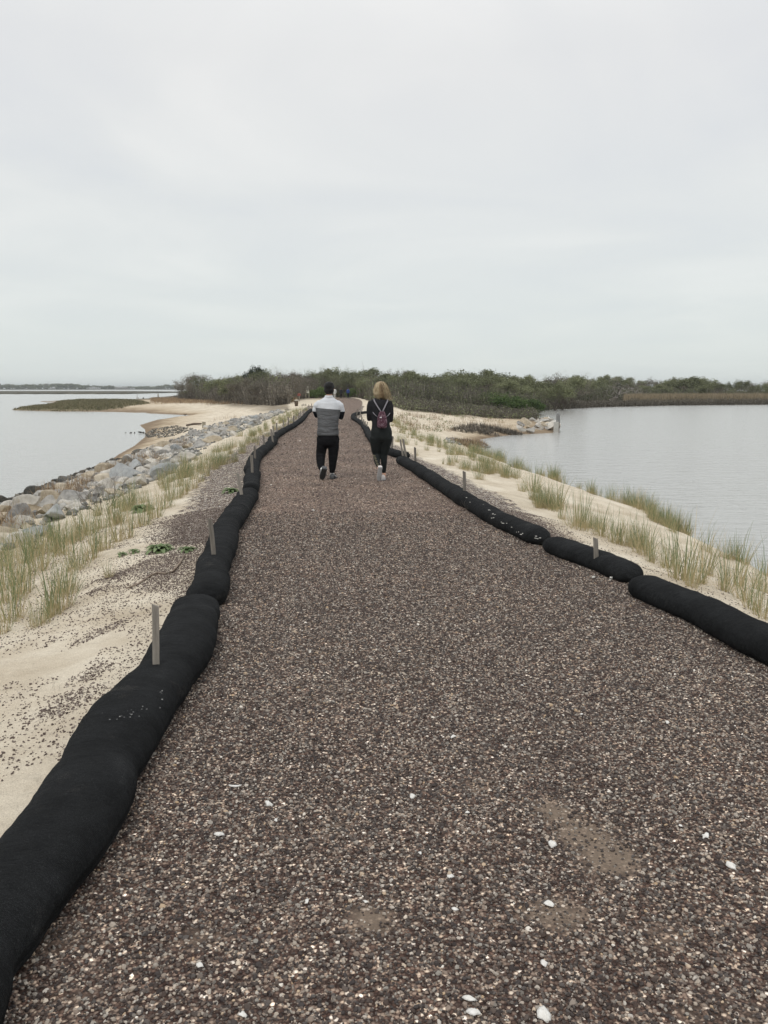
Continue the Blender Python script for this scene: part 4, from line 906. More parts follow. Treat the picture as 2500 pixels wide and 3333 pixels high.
def place_tree(kind, px, ytop, Yd, label, group, seed, wscale=1.0, depthpx=None):
    r = random.Random(seed); x = (px - 1250) / F * Yd * (1 / (CT + 0)) * .989; z = max(H1(x, Yd), WZ); ztop = CH + (1264 - ytop) / F * Yd; Hn = max(ztop - z, .5)
    tm, cm, top = K[kind][r.randrange(len(K[kind]))]; s = Hn / top
    o = empty({'bush': 'bush'}.get(kind, 'tree'), (x, Yd, z), r.uniform(0, 6.28)); w_ = s * wscale * r.uniform(.9, 1.15); o.scale = (w_, w_, s)
    link('trunk', tm, None, o, smooth=False)
    if cm: link('crown', cm, None, o, smooth=False)
    tag(o, label, 'bush' if kind == 'bush' else 'tree', group)
sky_x = [560, 600, 640, 700, 780, 850, 900, 960, 1040, 1080, 1120, 1200, 1250, 1330, 1360, 1400, 1460, 1520, 1560, 1600, 1650, 1700, 1800, 1880, 1960, 2060, 2100, 2240, 2300, 2400, 2430, 2500, 2900]
sky_y = [1285, 1262, 1222, 1226, 1222, 1205, 1212, 1216, 1204, 1203, 1202, 1208, 1206, 1208, 1216, 1224, 1212, 1210, 1212, 1218, 1226, 1224, 1222, 1226, 1230, 1238, 1240, 1234, 1238, 1250, 1246, 1238, 1235]
rt = random.Random(12)
sky_f = lambda px: float(np.interp(px, sky_x, sky_y))
def stretch(px):
    for lim, t in [(700, 'at its left end'), (800, 'left of the evergreens'), (920, 'below the evergreens'), (1010, 'left of the notice board'), (1085, 'near the notice board'), (1200, 'above the walkers'), (1330, 'behind the woman'), (1450, 'at its left end'),
                   (1560, 'over the sand mound'), (1700, 'over the dead brush'), (1850, 'above the outfall'), (1960, 'left of the dead tree'), (2080, 'around the dead tree'), (2200, 'left part of the reeds'), (2350, 'middle of the reeds'), (2520, 'at the picture edge')]:
        if px < lim: return t
    return 'beyond the picture edge'
nk = 0
def zone(px): return 'left wood' if px < 1085 else ('path-end wood' if px < 1330 else ('right wood' if px < 1850 else 'pond wood'))
KN = {'olive': 'olive tree', 'sparse': 'sparse tree', 'bare': 'bare tree', 'brown': 'brown tree', 'bush': 'green bush'}
px = 575
while px < 2780:
    z_ = zone(px)
    for row in range(3):
        f = float(np.interp(px, ppx, ppy)); base = f + 4
        if px > 1850: base = 196
        elif px > 1200: base = 122
        Yd = base + row * 14 + rt.uniform(-4, 5)
        # rows behind reach the skyline, front row is lower
        cut = [26, 12, 0][row] * rt.uniform(.6, 1.3); top = sky_f(px) + cut + rt.uniform(-4, 7)
        if px < 640: top = max(top, 1240)
        top -= 5
        if row == 2 and px < 640: continue
        ws = {'left wood': [3, 2, 3, 4], 'path-end wood': [7, 2, 1, 1], 'right wood': [7, 2, 1, 1.4], 'pond wood': [7, 1.5, .8, 1]}[z_]
        kd = rt.choices(['olive', 'sparse', 'bare', 'brown'], ws)[0]
        lab_ = f'{KN[kd]}, {["front", "middle", "back"][row]} row of the {z_}, {stretch(px)}'
        # keep the end of the path open
        if 1045 < px < 1165 and Yd < 148: Yd = 148 + row * 8
        place_tree(kd, px + rt.uniform(-14, 14), top, Yd, lab_, lab_ + 's', nk, 1.15); nk += 1
    px += 38 if px < 1850 else 46
# trees that stand out on the skyline
for kd, px, yt, Yd, lb_, ws in [('pine', 850, 1197, 150, 'dark round topped evergreen rising over the left wood', .62), ('pine', 825, 1207, 146, 'lower dark evergreen just left of the round topped one', .6),
        ('bare', 925, 1186, 140, 'pale bare tree sticking up right of the dark evergreen', .7), ('lone', 1172, 1174, 158, 'tall bare forked tree above the end of the path', .8), ('sparse', 1060, 1192, 150, 'light green tall tree above the notice board', .9),
        ('sparse', 1115, 1194, 160, 'light green tree over the three far walkers', .9), ('bare', 1525, 1196, 150, 'large twiggy grey tree on the skyline of the right wood', 1.3), ('bare', 1368, 1204, 150, 'small bare tree on the skyline right of the woman', .7),
        ('bare', 1840, 1203, 165, 'wide bare tree on the skyline above the concrete outfall', 1.3), ('bare', 1870, 1208, 168, 'bare tree right behind the wide one above the outfall', 1.0), ('dead', 1985, 1211, 176, 'pale dead tree with crooked limbs at the far edge of the pond', 1.25), ('dead', 2045, 1214, 182, 'leaning dead tree just right of the crooked pale one', .8),
        ('lone', 2101, 1224, 200, 'small lone tree top standing clear between two woods', .9), ('olive', 2240, 1228, 205, 'broad olive tree, highest of the wood beyond the pond', 1.3), ('bare', 662, 1215, 190, 'bare tree at the left end of the wood, over the beach', 1.0), ('bare', 610, 1240, 205, 'small bare tree outermost at the left end of the wood', .8),
        ('bare', 760, 1214, 150, 'bare twiggy tree on the skyline left of the evergreens', .9), ('bare', 1750, 1214, 150, 'bare tree on the right skyline between two greener crowns', .8)]:
    place_tree(kd, px, yt, Yd, lb_, None, 5000 + px, ws)
# green bushes around the path end and right mid distance
for px, yt, Yd, lb_ in [(935, 1285, 101, 'dark green bush left of the path beside the bin'), (905, 1290, 108, 'second dark green bush left of the path'), (1022, 1266, 141, 'bright green bush behind the notice board'), (1055, 1258, 143, 'tall green bush left of the far walkers'),
        (1160, 1262, 150, 'bright green bush right of the far walker in blue'), (1185, 1265, 145, 'green bush in front of the wood right of the far walkers'), (1215, 1275, 130, 'green bush behind the blonde woman'), (1265, 1268, 125, 'bright yellow green bush to the right of the woman'), (1310, 1285, 118, 'low green bush beside the thin pale post'),
        (1605, 1280, 105, 'bright green bush at the left foot of the right wood'), (1640, 1290, 100, 'green bush over the right sand mound'), (1720, 1300, 105, 'green bush near the pond corner')]:
    place_tree('bush', px, yt, Yd, lb_, 'green bushes around the end of the path', 6000 + px, 1.2)
# undergrowth: low scrub nobody could count
def thicket(name, material, n, xf, seed, hh, label, per=14, lrad=.35, size=.13, twigs=True, cat='undergrowth'):
    r = np.random.default_rng(seed); x, y = xf(r, n); d, il = sdist(x, y, LAND); e, ic = sdist(x, y, CORR); k = il & (d > .3) & (~ic) & (e > 1.2); x, y = x[k], y[k]; z = height(x, y)
    h = r.uniform(*hh, len(x)); u = r.random(len(x)) ** .7; c = np.stack([x, y, z + h * u], 1)
    parts = [leaf_cloud(c, per, lrad, size, seed)]
    me = npmesh(name, *join(parts)); tag(link(name, me, material, smooth=False), label, cat, kind='stuff')
    if twigs:
        b = blades(np.stack([x, y, z], 1), 5, .5, (hh[0] * .8, hh[1] * 1.25), .3, .022, ts, seed + 5, 2, .3); me = npmesh(name, *b); tag(link(name, me, M_brush), 'grey brown twigs standing in the ' + label.split(',')[0], cat, kind='stuff')
def area(pxlo, pxhi, off0, off1):
    def f(r, n):
        px = r.uniform(pxlo, pxhi, n); y = np.interp(px, ppx, ppy) + r.uniform(off0, off1, n); return (px - 1250) / F * y, y
    return f
thicket('undergrowth', M_brown, 2600, area(590, 1030, -3, 16), 91, (.5, 2.4), 'brown undergrowth at the foot of the left wood')
thicket('undergrowth', M_olive, 3400, area(620, 1230, 2, 40), 92, (.5, 3.2), 'olive undergrowth between the trees left and behind the path end')
thicket('undergrowth', M_olive, 5200, area(1230, 1850, 18, 75), 93, (.4, 2.6), 'olive undergrowth below the trees of the right wood')
thicket('heath', M_brown, 4200, area(1270, 1900, 0, 44), 94, (.15, .75), 'low grey brown heath right of the path end', size=.10)
thicket('heath', M_olive, 2000, area(1240, 1850, -1, 40), 95, (.1, .6), 'low olive heath right of the path end', size=.10, twigs=False)
def far_shore_pts(o0, o1, pxlo=1760, pxhi=2800):
    def f(r, n):
        px = r.uniform(pxlo, pxhi, n); cp = np.interp(px, [1770, 1800, 1969, 2180, 2500, 2900], [1335, 1333, 1325, 1320, 1317, 1314]); y0 = (CH - WZ) * F / (cp - 1264); y = y0 + r.uniform(o0, o1, n); return (px - 1250) / F * y, y
    return f
thicket('brush', M_brown, 5200, far_shore_pts(.2, 9), 96, (.1, 1.1), 'dark brush along the far edge of the pond', size=.12)
thicket('undergrowth', M_olive, 6500, far_shore_pts(30, 75), 97, (.3, 3.0), 'olive undergrowth of the wood beyond the pond', size=.17, lrad=.5)
# reeds beyond the pond
M_reed = blade_material('tan_reeds', [(0, (.16, .13, .085)), (.5, (.28, .23, .15)), (1, (.40, .33, .23))], .8, .2)
r = np.random.default_rng(98); x, y = far_shore_pts(12, 30, 2030, 2800)(r, 9000); z = height(x, y)
tag(link('reeds', npmesh('reeds', *blades(np.stack([x, y, z], 1), 5, .6, (1.2, 2.3), .12, .04, ts, 99, 2, .3)), M_reed), 'tan reed bed between the dark brush and the wood beyond the pond', 'reeds', kind='stuff')
# dry grasses at the back of the beach
r = np.random.default_rng(100); px = r.uniform(500, 960, 6000); py = np.interp(px, [500, 600, 700, 800, 960], [1298, 1302, 1308, 1318, 1326]) + r.normal(0, 4.5, 6000)
y = 2.7 * F / (py - 1264); x = (px - 1250) / F * y; d, il = sdist(x, y, LAND); k = il & (d > 2) & (y < 300); x, y = x[k], y[k]
tag(link('dry_grass', npmesh('dry_grass', *blades(np.stack([x, y, height(x, y)], 1), 5, .6, (.2, .7), .5, .03, ts, 101, 2, .5)), M_straw), 'russet dry grass at the top of the beach below the left wood', 'dry grass', kind='stuff')
# marsh tuft of the spit
r = np.random.default_rng(102); mw = np.array(MARSH); lo, hi = mw.min(0), mw.max(0); x = r.uniform(lo[0], hi[0], 26000); y = r.uniform(lo[1], hi[1], 26000); _, ic = sdist(x, y, MARSH); x, y = x[ic], y[ic]
M_marsh = blade_material('marsh_grass', [(0, (.08, .08, .045)), (.4, (.155, .15, .08)), (.8, (.24, .21, .13)), (1, (.32, .27, .18))], .85, .15)
tag(link('marsh_grass', npmesh('marsh_grass', *blades(np.stack([x, y, height(x, y)], 1), 3, .4, (.15, .42), .4, .05, ts, 103, 2, .4)), M_marsh), 'short olive marsh grass on the low spit in the bay', 'marsh grass', kind='stuff')
# small scrub dots on the right sand mound
r = np.random.default_rng(104); c = []
for u, v in [(670, 490), (545, 575), (578, 583), (440, 515), (400, 580), (355, 510), (1020, 520), (940, 505), (560, 490), (500, 600), (620, 540), (450, 590), (720, 500), (810, 505), (300, 480), (330, 560), (250, 500), (905, 460), (1035, 460), (640, 700), (500, 520)]:
    x, y, z = hit(*C3(u, v)); nn = r.integers(2, 6); c += [(x + r.normal(0, .25), y + r.normal(0, .3), z + .08) for _ in range(nn)]
tag(link('scrub', npmesh('scrub', *leaf_cloud(c, 16, .12, .045, 105)), M_olive, smooth=False), 'scattered low scrub on the right sand mound', 'scrub', kind='stuff')
r = np.random.default_rng(106); px = r.uniform(1290, 1760, 700); py = 1346 + r.uniform(0, 60, 700) ** 1.0; pts = []
for a, b in zip(px, py):
    x, y, z = hit(a, b)
    if z > WZ + .3 and fbm(x * .4, y * .4) > .42 and sdist(np.array([x]), np.array([y]), CORR)[0][0] > 1: pts.append((x, y, z))
tag(link('dry_grass', npmesh('dry_grass', *blades(pts, 7, .2, (.12, .4), .5, .008, ts, 107, 2, .5)), M_straw), 'sparse dry stems on the right sand mound', 'dry grass', kind='stuff')

# ------------------------------------------------------------------ far land across the bay
def far_slab(name, px0, px1, d0, d1, zt, material, seed, label):
    r = np.random.default_rng(seed); n = 60; px = np.linspace(px0, px1, n); V = []; 
    for k, p in enumerate(px):
        f = min(1, (n - 1 - k) / 9.0) if px1 < 1000 else 1; dm = (d0 + d1) / 2; a = dm - (dm - d0) * f * (1 + .06 * math.sin(k * 1.7)); b = dm + (d1 - dm) * f
        for q, zz in ((a, WZ - .5), (a + .5, WZ + zt * .7), (a + (b - a) * .2, WZ + zt), (b, WZ + zt), (b + 1, WZ - .5)): V.append(((p - 1250) / F * q, q, zz))
    Q = [(k * 5 + j, (k + 1) * 5 + j, (k + 1) * 5 + j + 1, k * 5 + j + 1) for k in range(n - 1) for j in range(4)]
    tag(link(name, npmesh(name, V, Q), material), kind='structure')
M_marshland = noisecol('far_marsh', [(.3, (.06, .058, .045)), (.5, (.095, .09, .068)), (.7, (.15, .135, .10))], .05, 8, .95)
far_slab('far_marsh', -500, 590, 480, 760, .9, M_marshland, 1, '')
far_slab('far_shore', -900, 3400, 2000, 4200, 1.5, M_marshland, 2, '')
r = np.random.default_rng(110); c = []
px = r.uniform(-300, 2900, 5200); px = px[(px < 1700) | (r.random(len(px)) < .3)]
for p in px:
    hgt = 5 + 9 * fbm(p * .03, 3.0) + (3 if p < 300 else 0) + 5 * (fbm(p * .14, 8.0) - .4)
    if 380 < p < 520: hgt *= .55
    if 270 < p < 345: hgt *= .7
    y = 2040 + r.uniform(0, 60) + (0 if p < 300 else 160); c.append(((p - 1250) / F * y, y, WZ + 1.5 + hgt * r.random() ** .6 * .85))
tag(link('far_wood', npmesh('far_wood', *leaf_cloud(c, 26, 1.5, 1.5, 111)), M_olive, smooth=False), 'far tree line across the bay on the left', 'far wood', kind='stuff')
K['farbare'] = [tree_kind(80, 15, 1, 4, M_brown, 4, .9, .5, spread=.6, r0=.4)]
place_tree('farbare', 161, 1249, 2030, 'bare tree standing above the far tree line, left of the white dome', None, 1)
place_tree('farbare', 263, 1257, 2050, 'small bare tree above the far tree line, right of the white dome', None, 2)
place_tree('farbare', 12, 1253, 2030, 'tree above the far tree line at the left picture edge', None, 3)
M_fw = plain('far_white_wall', (.55, .56, .56), .8, .05); M_fr = plain('far_grey_wall', (.30, .29, .28), .8, .1); M_win = plain('far_dark_glass', (.06, .07, .08), .3, .1); M_roof = plain('far_roof', (.42, .42, .42), .8, .05)
def far_building(px0, px1, ytop, Yd, label, wmat, blocks, nwin):
    x0, x1 = (px0 - 1250) / F * Yd, (px1 - 1250) / F * Yd; ht = (1264 - ytop) / F * Yd + CH - (WZ + 1.5); o = empty('building', ((x0 + x1) / 2, Yd, WZ + 1.4)); W = x1 - x0
    mb = MB(); mb.box((0, 0, ht / 2 * .8), (W, 16, ht * .8)); mb.build('wall', wmat, o, False)
    mb = MB(); mb.box((0, 0, ht * .8 + .3), (W + 1, 17, .6))
    for bx, bw, bh in blocks: mb.box((bx * W, 0, ht * .8 + .6 + bh * ht / 2), (bw * W, 10, bh * ht))
    mb.build('roof', M_roof, o, False)
    for k in range(nwin):
        mb = MB(); w_ = W / nwin; mb.box((-W / 2 + w_ * (k + .5), -8.05, ht * .42), (w_ * .72, .3, ht * .22)); mb.build('window', M_win, o, False)
    tag(o, label, 'building')
far_building(303, 334, 1260, 2050, 'pale block of a building across the bay, left of the long one', M_fw, [(-.1, .2, .3)], 5)
far_building(386, 426, 1260, 2060, 'long low grey building across the bay, with roof blocks', M_fr, [(-.1, .35, .18), (.3, .2, .25)], 8)
far_building(428, 446, 1262, 2080, 'white low hall attached right of the long grey building across the bay', M_fw, [], 2)
mb = MB(); x = (181 - 1250) / F * 2060; mb.ball((x, 2060, WZ + 2), (9, 9, 5.2), 24, 12); tag(mb.build('dome', M_fw), 'white dome roof in the far tree line across the bay', 'dome')

# ------------------------------------------------------------------ signs, posts, outfall
M_timber = plain('post_timber', (.30, .27, .21), .9, .3, 8, .3); M_board = plain('board_paint', (.62, .62, .52), .6, .05); M_red = plain('faded_red_paint', (.30, .095, .075), .6, .15); M_conc = plain('concrete', (.42, .41, .38), .9, .15, 5, .4); M_pipe = plain('galvanised_pipe', (.22, .22, .22), .45, .15, 20); M_darkwood = plain('dark_wood', (.10, .075, .055), .9, .3, 8, .3)
def at(px, py): return hit(px, py)
x, y, z = at(1001, 1298); S_ = y / F; o = empty('notice_board', (x, y, z))
for sx in (-1, 1):
    mb = MB(); mb.box((sx * 5 * S_, .06, 17 * S_), (.12, .12, 40 * S_)); mb.build('post', M_timber, o, False)
mb = MB(); mb.box((.8 * S_, 0, 29 * S_), (8.5 * S_, .05, 21 * S_)); b_ = mb.build('board', M_board, o, False)
tag(o, 'tall pale notice board on two posts left of the path, before the wood', 'notice board')
x, y, z = at(974, 1305); S_ = y / F; o = empty('trail_sign', (x, y, z)); mb = MB(); mb.box((0, .05, 8 * S_), (3 * S_, .1, 17 * S_)); mb.build('post', M_timber, o, False)
mb = MB(); mb.box((0, -.03, 19 * S_), (10.5 * S_, .05, 5.5 * S_)); mb.ball((0, -.03, 22 * S_), (4.5 * S_, .06, 2.2 * S_), 12, 6); mb.build('sign_panel', M_red, o, False); tag(o, 'small faded red sign on a pale post left of the path', 'sign')
x, y, z = at(965, 1322); S_ = y / F; o = empty('waste_bin', (x, y, z)); mb = MB(); mb.tube([(0, 0, 0), (0, 0, 7 * S_), (0, 0, 8 * S_), (0, 0, 18 * S_)], [5.2 * S_, 5.6 * S_, 6.2 * S_, 6 * S_], 14); mb.build('body', M_darkwood, o)
mb = MB(); mb.tube([(0, 0, 18 * S_), (0, 0, 19.5 * S_), (0, 0, 20.5 * S_)], [6.6 * S_, 6.4 * S_, 4 * S_], 14); mb.build('lid', plain('pale_lid', (.6, .58, .5)), o); tag(o, 'brown barrel bin with a pale lid beside the red sign', 'bin')
for px, py, h, lb_ in [(989, 1321, 12, 'short brown stump of a shrub between the bin and the path'), (936, 1336, 16, 'brown weed clump on the sand left of the bin')]:
    o = shrub_thing(px, py, h * (CH + .3) / (py - 1264) * 1.1, px, lb_, M_brush, r0=.02, trunks=12, depth=2)
for px, yb, yt, w_, lb_ in [(1343, 1292, 1269, 2.2, 'thin pale post with a small cap in the heath, right of the woman'), (1296, 1303, 1273, 2.2, 'thin grey post in the heath, nearer to the woman')]:
    x, y, z = at(px, yb + 8); S_ = y / F; zt = CH + (1264 - yt) / F * y; mb = MB(); mb.box((0, 0, (zt - z) / 2), (w_ * S_, w_ * S_, zt - z)); mb.box((0, 0, zt - z - .05), (w_ * S_ * 2, w_ * S_ * 1.6, .14)) if px == 1343 else None
    o = mb.build('post', M_timber, None, False); o.name = 'marker_post'; o.location = (x, y, z); tag(o, lb_, 'post')
x, y, z = at(664, 1393); S_ = y / F; mb = MB(); mb.box((0, 0, 9 * S_), (11 * S_, 8 * S_, 20 * S_)); mb.box((0, 0, 19.4 * S_), (11.6 * S_, 8.6 * S_, .9 * S_)); o = mb.build('timber_block', M_timber, None, False); o.location = (x, y, z); o.rotation_euler.z = .3; tag(o, 'square timber block standing at the edge of the left rock bank', 'timber post')
mb = MB(); a = Vector(at(608, 1389)); b = Vector(at(655, 1385)); mb.tube([a + Vector((0, 0, .12)), (a + b) / 2 + Vector((0, 0, .16)), b + Vector((0, 0, .12))], [.07, .08, .06], 8); tag(mb.build('log', M_darkwood), 'dark log lying on the beach beside the timber block', 'log')
x, y, z = at(447, 1297); S_ = y / F; o = empty('channel_marker', (x, y, z)); mb = MB(); mb.tube([(0, 0, 0), (0, 0, 21 * S_)], [.7 * S_, .5 * S_], 8); mb.box((0, 0, 19 * S_), (2.4 * S_, .1, 2.4 * S_)); mb.build('pole', M_pipe, o, False)
mb = MB(); mb.ball((.8 * S_, 0, 1.5 * S_), (4.5 * S_, 3 * S_, 3 * S_), 10, 6); mb.build('base', M_conc, o); tag(o, 'grey marker pole on a pale footing at the back of the beach', 'marker')
x, y, z = at(515, 1292); mb = MB(); mb.tube([(0, 0, 0), (0, 0, 11 * y / F)], [.25, .2], 6); o = mb.build('pole', M_timber); o.name = 'thin_pole'; o.location = (x, y, z); tag(o, 'thin pole at the water beyond the beach', 'pole')
for px, py, w_, lb_ in [(466, 1297, 11, 'dark lump of driftwood right of the marker pole'), (490, 1299, 7, 'smaller dark lump of driftwood beyond the beach')]:
    x, y, z = at(px, py); s = w_ * y / F / 2; put_rock(x, y, z, s, 'wet dark', lb_, None, px)
# concrete outfall with its looped railing
x, y, z = P(1810, 1408, WZ) + (WZ,); S_ = y / F; o = empty('outfall', (x, y, WZ)); o.rotation_euler.z = R(-12)
mb = MB(); mb.box((0, 1.0, 14 * S_), (17 * S_, 2.2, 40 * S_)); mb.build('headwall', M_conc, o, False)
mb = MB(); mb.box((9.6 * S_, 1.0, 14 * S_), (1.8 * S_, 2.3, 38 * S_)); mb.build('side_plate', M_darkwood, o, False)
for k_, (ox, oy) in enumerate([(.5, .1), (4.2, .3)]):
    mb = MB(); c = [(ox * S_, oy, 30 * S_), (ox * S_, oy, 57 * S_), (ox * S_ + .6 * S_, oy, 60.5 * S_), (ox * S_ + 2.8 * S_, oy, 62 * S_), (ox * S_ + 5 * S_, oy, 60.5 * S_), (ox * S_ + 5.6 * S_, oy, 57 * S_), (ox * S_ + 5.6 * S_, oy, 30 * S_)]
    mb.tube(c, 1.35 * S_, 8); mb.build('handrail', M_pipe, o)
mb = MB(); mb.tube([(5 * S_, .6, 34 * S_), (5 * S_, .6, 74 * S_)], .7 * S_, 6); mb.tube([(5 * S_, .6, 34 * S_), (5 * S_, .6, 42 * S_)], 1.4 * S_, 8); mb.build('gauge_rod', M_pipe, o)
tag(o, 'concrete outfall with looped metal handrails at the tip of the rocks in the pond', 'outfall')

# ------------------------------------------------------------------ birds
M_bird = plain('dark_feathers', (.05, .045, .04), .8, .3, 30)
def bird(px, py, Lg, label, rz, upright=False):
    x, y, z = hit(px, py); mb = MB()
    if upright:
        mb.tube([(0, 0, .06), (0, 0, .12), (.01, 0, .25), (.03, 0, .34), (.05, 0, .38), (.09, 0, .39)], [.03, .07, .085, .05, .04, .01], 10)
    else:
        mb.tube([(-.5, 0, .38), (-.3, 0, .36), (-.05, 0, .34), (.18, 0, .38), (.27, 0, .45), (.31, 0, .58), (.34, 0, .63), (.40, 0, .63), (.47, 0, .61)], [.02, .09, .14, .12, .06, .04, .05, .035, .008], 10)
    for s_ in (-.04, .04): mb.tube([(.0, s_, .3 if not upright else .12), (.0, s_, 0)], .012, 5)
    o = link('bird', fuse(mb, 'bird', .012, 2), M_bird); o.scale = (Lg,) * 3; o.location = (x, y, z); o.rotation_euler.z = rz; tag(o, label, 'bird')
bird(603, 1355, .42, 'dark bird standing in the shallows at the head of the little bay', 0)
bird(440, 1485, .42, 'small dark bird standing at the end of the rocks by the sand beach', 2.8, True)

# ------------------------------------------------------------------ people
M_skin = plain('skin', (.52, .30, .21), .55, .08); M_palehand = M_skin
M_blackcloth = noisecol('black_cloth', [(.3, (.007, .0075, .008)), (.7, (.014, .014, .016))], 12, 4, .95, .8, 7, stretch=(1, 1, 2.4), spec=.08)
M_legg = noisecol('black_leggings', [(.3, (.006, .0085, .0085)), (.7, (.011, .014, .014))], 10, 4, .8, .3, 8)
M_hairdark = noisecol('dark_hair', [(.3, (.005, .0045, .0045)), (.6, (.010, .009, .009)), (.75, (.035, .032, .032))], 9, 6, .5, .7, 60, stretch=(4, 4, 1), spec=.25)
def sweater_material():
    m, nt, b = mat('two_tone_knit'); tc = N(nt, 'ShaderNodeTexCoord'); s = N(nt, 'ShaderNodeSeparateXYZ'); L(nt, tc.outputs['Object'], s.inputs[0])
    lim = mth(nt, 'ADD', mth(nt, 'MULTIPLY', s.outputs[0], -.09), 1.277)
    ax = mth(nt, 'ABSOLUTE', s.outputs[0]); yoke = mth(nt, 'GREATER_THAN', s.outputs[2], lim)
    sleeve = mth(nt, 'GREATER_THAN', mth(nt, 'ADD', ax, mth(nt, 'MULTIPLY', s.outputs[1], .5)), .205)
    low = mth(nt, 'LESS_THAN', s.outputs[2], 1.225)
    n = N(nt, 'ShaderNodeTexNoise', i_Scale=5.0, i_Detail=5.0); L(nt, tc.outputs['Object'], n.inputs['Vector'])
    grey = ramp(nt, [(.3, (.085, .088, .092)), (.7, (.13, .133, .138))], n.outputs[0]); wh = ramp(nt, [(.3, (.56, .58, .61)), (.7, (.66, .68, .71))], n.outputs[0])
    c = mix(nt, mth(nt, 'MAXIMUM', yoke, sleeve), grey.outputs[0], wh.outputs[0]); c = mix(nt, mth(nt, 'MULTIPLY', sleeve, low), c, (.012, .014, .02))
    L(nt, c, b.inputs['Base Color']); b.inputs['Roughness'].default_value = .9; b.inputs['Specular IOR Level'].default_value = .15
    mp = N(nt, 'ShaderNodeMapping'); mp.inputs['Scale'].default_value = (2.2, 2.2, 7.5); mp.inputs['Rotation'].default_value = (0, R(-28), 0); L(nt, tc.outputs['Object'], mp.inputs[0])
    w1 = N(nt, 'ShaderNodeTexNoise', i_Scale=1.6, i_Detail=3.0, i_Distortion=.8); L(nt, mp.outputs[0], w1.inputs['Vector'])
    fade = N(nt, 'ShaderNodeMapRange', i_1=1.3, i_2=1.1, i_3=.25, i_4=1.0); L(nt, s.outputs[2], fade.inputs[0])
    kn = N(nt, 'ShaderNodeTexNoise', i_Scale=300.0); L(nt, tc.outputs['Object'], kn.inputs['Vector'])
    h = mth(nt, 'ADD', mth(nt, 'MULTIPLY', w1.outputs[0], fade.outputs[0]), mth(nt, 'MULTIPLY', kn.outputs[0], .02))
    bp = N(nt, 'ShaderNodeBump', i_Strength=1.0, i_Distance=.06); L(nt, h, bp.inputs['Height']); L(nt, bp.outputs[0], b.inputs['Normal']); return m
XY = ((1, 0, 0), (0, 1, 0))
def head(mb, c, s=1.0, turn=0.0):
    c = Vector(c); Rm = Matrix.Rotation(turn, 3, 'Z')
    def q(p): return c + Rm @ (Vector(p) * s)
    mb.ball(q((0, -.005, .03)), (.076 * s, .096 * s, .088 * s), 20, 14, rot=Rm)      # skull
    mb.ball(q((0, .03, -.035)), (.062 * s, .066 * s, .085 * s), 18, 12, rot=Rm)      # face and jaw
    mb.ball(q((0, .065, -.095)), (.03 * s, .026 * s, .022 * s), 12, 8, rot=Rm)       # chin
    mb.tube([q((0, .085, .02)), q((0, .107, -.02)), q((0, .112, -.035)), q((0, .09, -.045))], [.009 * s, .013 * s, .016 * s, .012 * s], 8)   # nose
    mb.tube([q((-.025, .086, -.068)), q((0, .094, -.066)), q((.025, .086, -.068))], [.006 * s, .010 * s, .006 * s], 8)                        # mouth
    for e in (-1, 1):
        mb.ball(q((e * .079, .0, -.02)), (.011 * s, .020 * s, .032 * s), 10, 8, rot=Rm)  # ears
        mb.tube([q((e * .015, .088, .022)), q((e * .035, .088, .027)), q((e * .052, .076, .020))], .008 * s, 6)  # brow
    return q, Rm
def eyes(q, root, s=1.0):
    for e in (-1, 1):
        mb = MB(); mb.ball(q((e * .031, .083, .004)), .011 * s, 10, 8); ey = mb.build('eye', plain('eye_white', (.8, .8, .78), .3, .02), root)
        mb = MB(); mb.ball(q((e * .031, .091, .004)), .0052 * s, 8, 6); mb.build('iris', plain('iris', (.05, .03, .02), .3, .1), ey)
def hand(mb, w_, d, side, up=Vector((0, 0, 1)), s=1.0):
    """palm and five curled fingers from wrist w_ pointing along d; side = direction of the thumb"""
    w_, d, side = Vector(w_), Vector(d).normalized(), Vector(side).normalized(); nrm = d.cross(side).normalized()
    mb.tube([w_, w_ + d * .03 * s, w_ + d * .085 * s], [.024 * s, .034 * s, .036 * s], 10)
    for k, ln in enumerate([.068, .078, .073, .058]):
        b = w_ + d * .08 * s + side * (.030 - .020 * k) * s; m1 = b + (d * .85 + nrm * .35) * ln * .5 * s; m2 = m1 + (d * .5 + nrm * .8) * ln * .32 * s; m3 = m2 + (d * .1 + nrm * 1) * ln * .25 * s
        mb.tube([b, m1, m2, m3], [.0095 * s, .0085 * s, .008 * s, .0065 * s], 8)
    b = w_ + d * .025 * s + side * .024 * s; mb.tube([b, b + (side * .8 + d * .6) * .035 * s, b + (side * .7 + d * 1.1 + nrm * .4) * .055 * s], [.012 * s, .0105 * s, .008 * s], 8)
